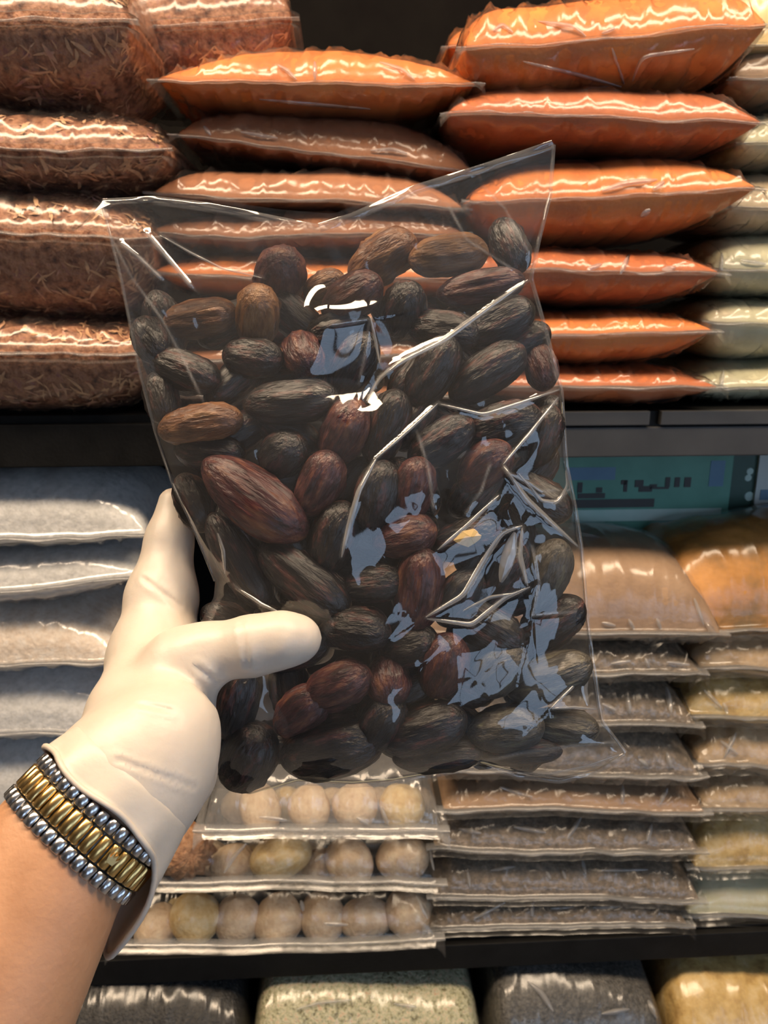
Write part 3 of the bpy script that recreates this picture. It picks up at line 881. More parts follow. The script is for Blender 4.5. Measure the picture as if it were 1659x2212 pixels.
# glove: skin tight on the hand, open at the wrist
lo, hi = box_of(CHAINS, .006)
Pg, og = grid_pts(lo, hi, .0017)
Fh = sdf_hand(Pg)
T_CUFF = .0155
tt = (Pg - WR) @ AX
arm_tube = sdf_arm(Pg, (.0306, .0244))
Fh = smin(Fh, np.maximum(arm_tube, T_CUFF - tt), .016)
Fh = np.maximum(Fh, T_CUFF - tt)
Vg, Fg = surface_nets(Fh, og, .0017)
Vg = smooth_nets(Vg, Fg, 3)
t_v = (Vg - WR) @ AX
cap = (t_v[Fg] < T_CUFF + .0014).all(1)
Fg = Fg[~cap]                                    # open the wrist end
Vg = Vg + (sn(Vg, 260, 21) * .00025 + sn(Vg * np.array((1, .4, 1)), 420, 22) * .00015)[:, None] * np.array((0, 0, -1.0))
# web creases between thumb and palm
for (a, b, am) in (((425, 1440), (470, 1475), .0010), ((300, 1520), (370, 1535), .0008), ((310, 1250), (390, 1310), .0006), ((520, 1340), (535, 1440), .0007), ((250, 1640), (420, 1700), .0007)):
    pxv = Vg[:, 0] / Vg[:, 2] * F_PX + CX; pyv = CY - Vg[:, 1] / Vg[:, 2] * F_PX
    ab = np.array(b, float) - a
    q = np.clip(((pxv - a[0]) * ab[0] + (pyv - a[1]) * ab[1]) / (ab @ ab), 0, 1)
    dd = np.hypot(pxv - a[0] - q * ab[0], pyv - a[1] - q * ab[1])
    Vg[:, 2] += am * np.exp(-(dd / 5) ** 2) - am * .6 * np.exp(-((dd - 11) / 6) ** 2)
used = np.unique(Fg)
rm = -np.ones(len(Vg), int); rm[used] = np.arange(len(used))
glove = add('glove', make_mesh('glove', cam2world(Vg[used]) - body_o, rm[Fg], M['glove']), person)
glove['label'] = 'white latex glove'
# rolled cuff with a loose flap on the far side
n, m = 72, 12
ph = np.linspace(0, 2 * math.pi, n, endpoint=False)
rows = []
for k in range(m):
    q = k / (m - 1)
    far = np.clip(np.cos(ph - R(-22)), 0, 1) ** 5          # E1 side, turned away from the camera
    t = T_CUFF + .010 - q * (.0135 + .040 * far) + .0012 * np.sin(ph * 5 + 1) * q
    a = .0292 + .0030 * q ** .6 + .0105 * q * far + .0007 * np.sin(ph * 9) * q
    b = .0228 + .0032 * q ** .6 + .0105 * q * far + .0007 * np.sin(ph * 9) * q
    if k == m - 1:
        a = a + .0006; b = b + .0006
    rows.append(WR + AX * t[:, None] + E1 * (np.cos(ph) * a)[:, None] + E2 * (np.sin(ph) * b)[:, None])
RV = np.array(rows).reshape(-1, 3)
RF = [(i * n + j, i * n + (j + 1) % n, (i + 1) * n + (j + 1) % n, (i + 1) * n + j) for i in range(m - 1) for j in range(n)]
cuff = add('cuff', make_mesh('cuff', cam2world(RV) - body_o, RF, M['glove']), glove)
sol = cuff.modifiers.new('thickness', 'SOLIDIFY'); sol.thickness = .0009; sol.offset = 0
# bead along the cuff end
rim = np.array(rows)[-1]
BV, BF = [], []
nr = 8
for j in range(n):
    tg = rim[(j + 1) % n] - rim[j - 1]; tg /= np.linalg.norm(tg)
    rad = rim[j] - WR; rad -= tg * (rad @ tg); rad -= AX * (rad @ AX) * .0; rad /= np.linalg.norm(rad)
    bi = np.cross(tg, rad)
    for k in range(nr):
        an = 2 * math.pi * k / nr
        BV.append(rim[j] + (rad * math.cos(an) + bi * math.sin(an)) * .0012)
BF = [(j * nr + k, ((j + 1) % n) * nr + k, ((j + 1) % n) * nr + (k + 1) % nr, j * nr + (k + 1) % nr) for j in range(n) for k in range(nr)]
add('cuff_bead', make_mesh('cuff_bead', cam2world(np.array(BV)) - body_o, BF, M['glove']), glove)

# ------------------------------------------------------------------ wristwatch bracelet
watch_o = cam2world(WR)
watch = tag(empty('wristwatch', watch_o), 'steel and gold link bracelet of a watch around the wrist', 'watch', None, 'thing')
NL = 36
T0 = .0005
RA, RB = .0300, .0245


def ell(phi, t, lift=0.0):
    return WR + AX * t + E1 * math.cos(phi) * (RA + lift) + E2 * math.sin(phi) * (RB + lift)


# equal arc spacing round the ellipse
tt_ = np.linspace(0, 2 * math.pi, 2001)
pp = np.stack([RA * np.cos(tt_), RB * np.sin(tt_)], 1)
sl = np.concatenate([[0], np.cumsum(np.linalg.norm(np.diff(pp, axis=0), axis=1))])
PER = sl[-1]
step = PER / NL


def link_mesh(name, half_t, half_s, hgt, mat):
    """a barrel-like link: rounded across the band's run"""
    V_, Fc = [], []
    prof = [(-1, -.2), (-.95, .35), (-.6, .85), (0, 1.0), (.6, .85), (.95, .35), (1, -.2)]
    ends = [(-1.0, .70), (-.90, 1.0), (.90, 1.0), (1.0, .70)]
    for (e, sc_) in ends:
        for (x, y) in prof:
            V_.append((e * half_t, x * half_s * (.94 if sc_ < 1 else 1), y * hgt * sc_))
    k = len(prof)
    for i in range(3):
        for j in range(k - 1):
            Fc.append((i * k + j, (i + 1) * k + j, (i + 1) * k + j + 1, i * k + j + 1))
        Fc.append((i * k + k - 1, (i + 1) * k + k - 1, (i + 1) * k, i * k))
    Fc.append(tuple(range(k))[::1]); Fc.append(tuple(range(3 * k, 4 * k))[::-1])
    return make_mesh(name, V_, Fc, mat, smooth=True)


gold_me = link_mesh('gold_link', .0046, step * .455, .0019, M['gold'])
steel_me = link_mesh('steel_link', .0026, step * .47, .0019, M['steel'])
M3 = np.stack([CX_AX, CY_AX, CZ_AX], 1)
for i in range(NL):
    for row, (t, me, nm, sh) in enumerate(((T0 - .0078, steel_me, 'steel_link', .5), (T0, gold_me, 'gold_link', 0), (T0 + .0078, steel_me, 'steel_link', .5))):
        sarc = ((i + sh) * step) % PER
        phi = np.interp(sarc, sl, tt_)
        c = ell(phi, t)
        tg = ell(phi + .01, t) - ell(phi - .01, t); tg /= np.linalg.norm(tg)
        nr_ = np.cross(AX, tg)
        if nr_ @ (c - WR - AX * t) < 0: nr_ = -nr_
        Rm = M3 @ np.stack([AX, tg, nr_], 1)
        o = add(nm, me, watch)
        o.matrix_local = Matrix.Translation(Vector(cam2world(c) - watch_o)) @ Matrix(Rm.tolist()).to_4x4()
# dark inner strap the links are pinned to
n = 60
SV, SF = [], []
for j in range(n):
    phi = 2 * math.pi * j / n
    for t, l in ((T0 - .0098, -.0016), (T0 - .0098, -.0002), (T0 + .0098, -.0002), (T0 + .0098, -.0016)):
        SV.append(ell(phi, t, l))
SF = [(j * 4 + k, ((j + 1) % n) * 4 + k, ((j + 1) % n) * 4 + (k + 1) % 4, j * 4 + (k + 1) % 4) for j in range(n) for k in range(4)]
add('link_backing', make_mesh('link_backing', cam2world(np.array(SV)) - watch_o, SF, M['darksteel']), watch)
# little five-point emblem on the clasp
phi = math.radians(62)
c = ell(phi, T0, .0021)
tg = ell(phi + .01, T0) - ell(phi - .01, T0); tg /= np.linalg.norm(tg)
nr_ = np.cross(AX, tg)
if nr_ @ (c - WR) < 0: nr_ = -nr_
pts = [(-.0016, -.0016), (-.0024, .0014), (-.0013, .0002), (-.0011, .0024), (0, .0006), (0, .0030), (.0003, .0006), (.0011, .0024), (.0013, .0002), (.0024, .0014), (.0016, -.0016)]
EV = [c + AX * y + tg * x + nr_ * z for z in (-.0004, .0007) for x, y in pts]
k = len(pts)
EF = [tuple(range(k, 2 * k)), tuple(range(k))[::-1]] + [(i, (i + 1) % k, (i + 1) % k + k, i + k) for i in range(k)]
em = add('clasp_emblem', make_mesh('clasp_emblem', cam2world(np.array(EV)) - watch_o, EF, M['gold'], False), watch)
em['label'] = 'small gold pointed emblem'

# ------------------------------------------------------------------ the clear bag of dates
LEFT = [(218, 432), (235, 500), (262, 610), (300, 800), (335, 935), (370, 1040), (415, 1135), (465, 1255), (462, 1290), (425, 1360), (415, 1480), (430, 1600), (462, 1700)]
RIGHT = [(1197, 308), (1190, 420), (1165, 520), (1146, 600), (1180, 720), (1213, 845), (1222, 1000), (1242, 1100), (1256, 1190), (1268, 1340), (1280, 1430), (1300, 1560), (1352, 1628)]
TOPF = [(218, 432), (330, 428), (420, 440), (560, 465), (690, 492), (760, 470), (900, 408), (1050, 362), (1197, 308)]
TOPB = [(218, 432), (320, 425), (440, 428), (600, 452), (720, 462), (850, 412), (960, 380), (1080, 340), (1197, 308)]
BOT = [(462, 1700), (540, 1716), (640, 1688), (760, 1694), (850, 1688), (960, 1668), (1040, 1652), (1120, 1672), (1210, 1684), (1290, 1664), (1352, 1628)]
D0 = .388


def along(poly, n):
    P = np.array(poly, float)
    L = np.concatenate([[0], np.cumsum(np.linalg.norm(np.diff(P, axis=0), axis=1))])
    t = np.linspace(0, L[-1], n)
    Q = np.stack([np.interp(t, L, P[:, 0]), np.interp(t, L, P[:, 1])], 1)
    k = max(3, n // 90) | 1
    ker = np.ones(k) / k
    S_ = Q.copy()
    for q in (0, 1):
        S_[k // 2:-(k // 2), q] = np.convolve(Q[:, q], ker, 'valid')
    S_[0], S_[-1] = Q[0], Q[-1]
    return S_


def coons(top, nu, nv):
    T_, B_, L_, R_ = along(top, nu), along(BOT, nu), along(LEFT, nv), along(RIGHT, nv)
    u = np.linspace(0, 1, nu)[None, :, None]; v_ = np.linspace(0, 1, nv)[:, None, None]
    P = (1 - v_) * T_[None] + v_ * B_[None] + (1 - u) * L_[:, None] + u * R_[:, None]
    P -= (1 - u) * (1 - v_) * T_[0] + u * (1 - v_) * T_[-1] + (1 - u) * v_ * B_[0] + u * v_ * B_[-1]
    return P, u[..., 0], v_[..., 0]


CREASES = [  # polyline, height m, width px on one side, width px on the other
    ([(1146, 602), (1060, 660), (960, 735), (870, 778), (820, 815), (792, 868)], .0050, 9, 26),
    ([(700, 705), (798, 690), (790, 760), (775, 830)], .0030, 6, 60),
    ([(800, 680), (812, 740), (822, 790)], .0030, 5, 20),
    ([(948, 868), (880, 930), (810, 992), (775, 1060), (752, 1140), (736, 1205)], .0050, 7, 40),
    ([(948, 872), (1045, 896), (1130, 868), (1213, 838)], .0040, 6, 24),
    ([(1213, 850), (1150, 930), (1086, 1002)], .0042, 6, 45),
    ([(1086, 1002), (1100, 1022), (1170, 1062), (1205, 1058)], .0045, 6, 20),
    ([(1225, 1010), (1232, 1055), (1200, 1088), (1165, 1080)], .0040, 6, 10),
    ([(1086, 1010), (1140, 1085), (1190, 1130), (1254, 1185)], .0045, 7, 26),
    ([(944, 1190), (1010, 1135), (1080, 1068)], .0040, 7, 30),
    ([(900, 930), (925, 1010), (938, 1110)], .0030, 8, 40),
    ([(918, 1335), (1000, 1285), (1050, 1200), (1085, 1150), (1130, 1135)], .0060, 7, 40),
    ([(918, 1335), (1020, 1350), (1090, 1290), (1145, 1270)], .0050, 6, 28),
    ([(1130, 1135), (1118, 1200), (1140, 1270)], .0040, 6, 22),
    ([(1150, 1180), (1165, 1260), (1150, 1330), (1260, 1320)], .0040, 6, 34),
    ([(1282, 1425), (1240, 1480), (1190, 1530), (1240, 1528), (1296, 1532)], .0042, 6, 24),
    ([(1282, 1425), (1290, 1490), (1296, 1540)], .0030, 6, 16),
    ([(1000, 1655), (1120, 1628), (1230, 1612), (1345, 1602)], .0028, 8, 26),
    ([(1090, 1662), (1180, 1672), (1270, 1655), (1348, 1625)], .0028, 8, 16),
    ([(228, 490), (285, 600), (350, 690), (400, 785), (440, 870)], .0030, 6, 22),
    ([(255, 520), (300, 556), (352, 606)], .0075, 10, 10),
    ([(310, 495), (360, 555), (418, 624)], .0085, 11, 11),
    ([(345, 505), (410, 545), (480, 580), (570, 600)], .0026, 6, 20),
    ([(330, 440), (480, 458), (620, 490), (690, 502)], .0016, 6, 10),
    ([(470, 1150), (482, 1190), (486, 1240)], .0030, 6, 12),
    ([(500, 1260), (560, 1305), (615, 1330)], .0030, 6, 18),
    ([(690, 490), (800, 455), (950, 400), (1150, 335)], .0018, 8, 14),
    ([(1040, 400), (1090, 450), (1150, 560)], .0026, 6, 26),
    ([(960, 430), (1010, 520), (1120, 590)], .0024, 6, 26),
    ([(1160, 640), (1180, 720), (1205, 830)], .0026, 6, 14),
    ([(1000, 1120), (1040, 1060), (1060, 1000)], .0024, 6, 30),
]


def polydist(P, poly):
    best = np.full(P.shape[:-1], 1e9); side = np.ones(P.shape[:-1]); par = np.zeros(P.shape[:-1])
    L = np.concatenate([[0], np.cumsum(np.linalg.norm(np.diff(np.array(poly, float), axis=0), axis=1))])
    for i in range(len(poly) - 1):
        a = np.array(poly[i], float); ab = np.array(poly[i + 1], float) - a
        q = np.clip(((P - a) @ ab) / (ab @ ab), 0, 1)
        r = P - a - q[..., None] * ab
        d = np.linalg.norm(r, axis=-1)
        s_ = np.sign(ab[0] * r[..., 1] - ab[1] * r[..., 0])
        k = d < best
        best = np.where(k, d, best); side = np.where(k, s_, side); par = np.where(k, (L[i] + q * (L[i + 1] - L[i])) / L[-1], par)
    return best, side, par


def bulge(u, v_):
    eu = np.clip(1 - np.abs(2 * u - 1) ** 3.2, 0, 1) ** .6
    fv = np.clip(v_ / .55, 0, 1); fv = fv * fv * (3 - 2 * fv)          # the empty top lies flat
    bv = np.clip((1 - v_) / .11, 0, 1); bv = np.sqrt(np.clip(1 - (1 - bv) ** 2, 0, 1))
    return eu * (.10 + .90 * fv) * bv


PXT = [(j[0][0] / j[0][2] * F_PX + CX, CY - j[0][1] / j[0][2] * F_PX, j[0][2] + j[1]) for j in thumb]


def front_depth(P, u, v_):
    d = D0 - .027 * bulge(u, v_)
    d = d + .0020 * sn(P, .012, 31) * np.minimum(1, bulge(u, v_) * 2)
    # crumple: triangle-wave facets, stronger on the slack side of the bag
    slack = .25 + .75 * np.clip((P[..., 0] - 620) / 320, 0, 1)
    rng = np.random.RandomState(5)
    cr = 0
    warp = P + 26 * np.stack([sn(P, .010, 41), sn(P, .010, 42)], -1)
    for k in range(6):
        an = rng.uniform(0, math.pi); per = rng.uniform(95, 240)
        x = (warp[..., 0] * math.cos(an) + warp[..., 1] * math.sin(an)) / per + rng.rand()
        cr = cr + np.abs((x % 1) - .5) * per / 150
    d = d - (cr - 1.6) * .0016 * slack * np.clip(bulge(u, v_) * 2, .12, 1)
    # flat facet, shaped and tilted so the film mirrors the window glare
    for cx, cy, rr, gx, gy in ((745, 752, 62, 4.1e-5, 2.5e-5),):
        rx, ry = P[..., 0] - cx, P[..., 1] - cy
        rx, ry = rx * .98 + ry * .17, ry * .98 - rx * .17
        rad = np.hypot(rx, ry)
        wx = np.clip((1.9 - np.abs(rx) / rr) / 1.1, 0, 1); wy = np.clip((2.2 - np.abs(ry) / rr) / 1.2, 0, 1)
        wgt = wx * wx * (3 - 2 * wx) * wy * wy * (3 - 2 * wy)
        dc = d.reshape(-1)[rad.reshape(-1).argmin()]
        d = d + (dc + gx * (P[..., 0] - cx) + gy * (P[..., 1] - cy) - d) * wgt
    # pressed in under the thumb
    for (x0, y0, z0), (x1, y1, z1) in zip(PXT[:-1], PXT[1:]):
        a = np.array((x0, y0)); ab = np.array((x1, y1)) - a
        q = np.clip(((P - a) @ ab) / (ab @ ab), 0, 1)
        r = np.linalg.norm(P - a - q[..., None] * ab, axis=-1)
        zz = z0 + (z1 - z0) * q + .001
        wgt = np.clip(1.55 - r / 75, 0, 1); wgt = wgt * wgt * (3 - 2 * wgt)
        d = np.where(zz > d, d + (zz - d) * wgt, d)
    return d


def crease_add(P, d):
    for poly, amp, wa, wb in CREASES:
        ds, sd, pr = polydist(P, poly)
        wd = np.where(sd > 0, wa, wb)
        tap = np.clip(np.minimum(pr, 1 - pr) / .10 + .25, 0, 1)
        wd = np.where(sd > 0, wa * 1.3, wb * 1.7)
        d = d - amp * .34 * tap * (.85 * np.exp(-ds / wd) + .15 * np.exp(-(ds / 4.0) ** 2))
    return d


NU, NV = 230, 330
Pf, Uf, Vf = coons(TOPF, NU, NV)
df_ = front_depth(Pf, Uf, Vf)
edge = np.minimum(1, np.minimum(np.minimum(Uf, 1 - Uf) / .02, np.minimum(Vf + .25, 1 - Vf) / .012))
dfc = crease_add(Pf, df_)
dfc = df_ + (dfc - df_) * np.clip(edge, .15, 1)
dfc = dfc + .0006 * sn(Pf, .03, 61) * edge
Pb, Ub, Vb_ = coons(TOPB, 120, 170)
db_ = D0 + .020 * bulge(Ub, Vb_) + .0014 * sn(Pb, .014, 71) * np.minimum(1, bulge(Ub, Vb_) * 2) + .0006 * sn(Pb, .05, 72)
db_ = db_ + .0004
bag_o = cam_pt(850, 1700, D0)
bag = tag(empty('plastic_bag', bag_o), 'crinkled clear plastic bag full of dates, gripped by the gloved hand', 'bag', None, 'thing')
VF = cam_pt(Pf[..., 0], Pf[..., 1], dfc).reshape(-1, 3) - bag_o
fm = make_mesh('front_film', VF, grid_faces(NV, NU), M['creasefilm'])
at = fm.attributes.new('crease', 'FLOAT', 'POINT')
wh = np.zeros(Pf.shape[:2])
for poly, amp, wa, wb in CREASES:
    ds, sd, pr = polydist(Pf, poly)
    tap = np.clip(np.minimum(pr, 1 - pr) / .12 + .2, 0, 1) * (.55 + .45 * np.sin(pr * 9 + len(poly) * 2) ** 2)
    wh = np.maximum(wh, tap * amp / .005 * np.exp(-(ds / (1.5 + wa * .18)) ** 2))
at.data.foreach_set('value', np.clip(wh, 0, 1).reshape(-1).astype(np.float32))
add('front_film', fm, bag)
VB = cam_pt(Pb[..., 0], Pb[..., 1], db_).reshape(-1, 3) - bag_o
add('back_film', make_mesh('back_film', VB, grid_faces(170, 120, True), M['bagfilm']), bag)
# folded ear at the upper corner and the sealed strip at the bottom
ear = [(222, 434, .387), (205, 440, .384), (160, 498, .386), (178, 488, .390), (214, 462, .389), (236, 470, .388), (240, 440, .386)]
EP = np.array([cam_pt(*e) for e in ear]) - bag_o
add('corner_ear', make_mesh('corner_ear', list(EP) + [EP.mean(0) + CZ_AX * -.003], [(i, (i + 1) % 7, 7) for i in range(7)], M['bagfilm'], False), bag)


def strip(nm, line, wpx, dep, mat, amp=.0008):
    L_ = along(line, 90)
    tg = np.gradient(L_, axis=0); tg /= np.linalg.norm(tg, axis=1)[:, None]
    nn = np.stack([-tg[:, 1], tg[:, 0]], 1)
    rows = []
    for k in range(6):
        q = k / 5
        P = L_ + nn * wpx * (q - .5)
        rows.append(cam_pt(P[:, 0], P[:, 1], dep + amp * sn(P, .05, 91 + k // 2) - .0008 * math.sin(q * math.pi)))
    V_ = np.array(rows).reshape(-1, 3) - bag_o
    return add(nm, make_mesh(nm, V_, grid_faces(6, 90), mat), bag)


M['hem'] = mat_film('bag_hem_film', haze=0.16, rough=0.10, refl=2.2)
strip('top_hem', [(690, 492), (760, 470), (900, 408), (1050, 362), (1195, 312)], 20, D0 - .0012, M['hem'])
strip('top_hem', [(222, 436), (330, 430), (450, 444), (580, 470), (690, 492)], 14, D0 - .0012, M['hem'])
strip('bottom_seal', [(640, 1690), (760, 1696), (850, 1690), (960, 1670), (1040, 1654), (1120, 1676), (1210, 1688), (1290, 1666), (1350, 1630)], 12, D0 + .0002, M['hem'])
strip('side_seal', [(1196, 312), (1189, 420), (1164, 520), (1147, 600), (1181, 720), (1213, 845)], 9, D0 - .0004, M['hem'])
strip('side_seal', [(1213, 845), (1223, 1000), (1243, 1100), (1257, 1190), (1269, 1340), (1281, 1430), (1301, 1560), (1351, 1626)], 9, D0 - .0004, M['hem'])
strip('side_seal', [(219, 436), (236, 500), (263, 610), (301, 800), (336, 935), (371, 1040), (416, 1135), (465, 1255)], 7, D0 - .0004, M['hem'])

# ------------------------------------------------------------------ dates
def date_mesh(name, seed, mat):
    n, m = 44, 26
    th = np.linspace(0, 2 * math.pi, n, endpoint=False)
    x = np.sin(np.linspace(-math.pi / 2, math.pi / 2, m))
    rad = np.clip(1 - np.abs(x) ** 2.6, 0, 1) ** .56 * (1 + .07 * x)
    X, TH_ = np.meshgrid(x, th, indexing='ij')
    Rd = rad[:, None] * np.ones_like(TH_)
    P = np.stack([X * 1.6, np.cos(TH_) * 1.0, np.sin(TH_) * 1.0], -1)
    wob = sn(P * np.array((.8, .6, .6)), 1.0, seed)
    rid = 1 - np.abs(np.sin(TH_ * 4.5 + 2.2 * sn(P, .9, seed + 1)))
    rid2 = 1 - np.abs(np.sin(TH_ * 9 + 3.0 * sn(P, 1.2, seed + 2)))
    f = 1 + .09 * wob + .13 * (rid ** 2.2 - .35) * (1 - np.abs(X) ** 4) + .07 * (rid2 ** 2 - .3) * (1 - np.abs(X) ** 4)
    Rd = Rd * f
    bend = .06 * (X ** 2)
    V_ = np.stack([X, Rd * np.cos(TH_) + bend, Rd * np.sin(TH_)], -1).reshape(-1, 3)
    Fc = [(i * n + j, i * n + (j + 1) % n, (i + 1) * n + (j + 1) % n, (i + 1) * n + j) for i in range(m - 1) for j in range(n)]
    return make_mesh(name, V_, Fc, mat)


DM = {}
for k in ('dark', 'purple', 'brown', 'tan', 'grey'):
    DM[k] = [date_mesh('date', 100 + 17 * q + len(k), M['d_' + k]) for q in range(3)]

# calyx: a little six-lobed cap
random.seed(4)
cv = [(0, 0, .0014)] + [(r_ * math.cos(q * math.pi / 6), r_ * math.sin(q * math.pi / 6) * .8, -.0006) for q, r_ in enumerate((.0066, .0052, .0058, .0047, .0055, .0050, .0064, .0050, .0046, .0056, .0049, .0052))]
cv += [(0, 0, -.0006)]
cf = [(0, 1 + q, 1 + (q + 1) % 12) for q in range(12)] + [(13, 1 + (q + 1) % 12, 1 + q) for q in range(12)]
CALYX = make_mesh('calyx', cv, cf, M['calyx'], False)

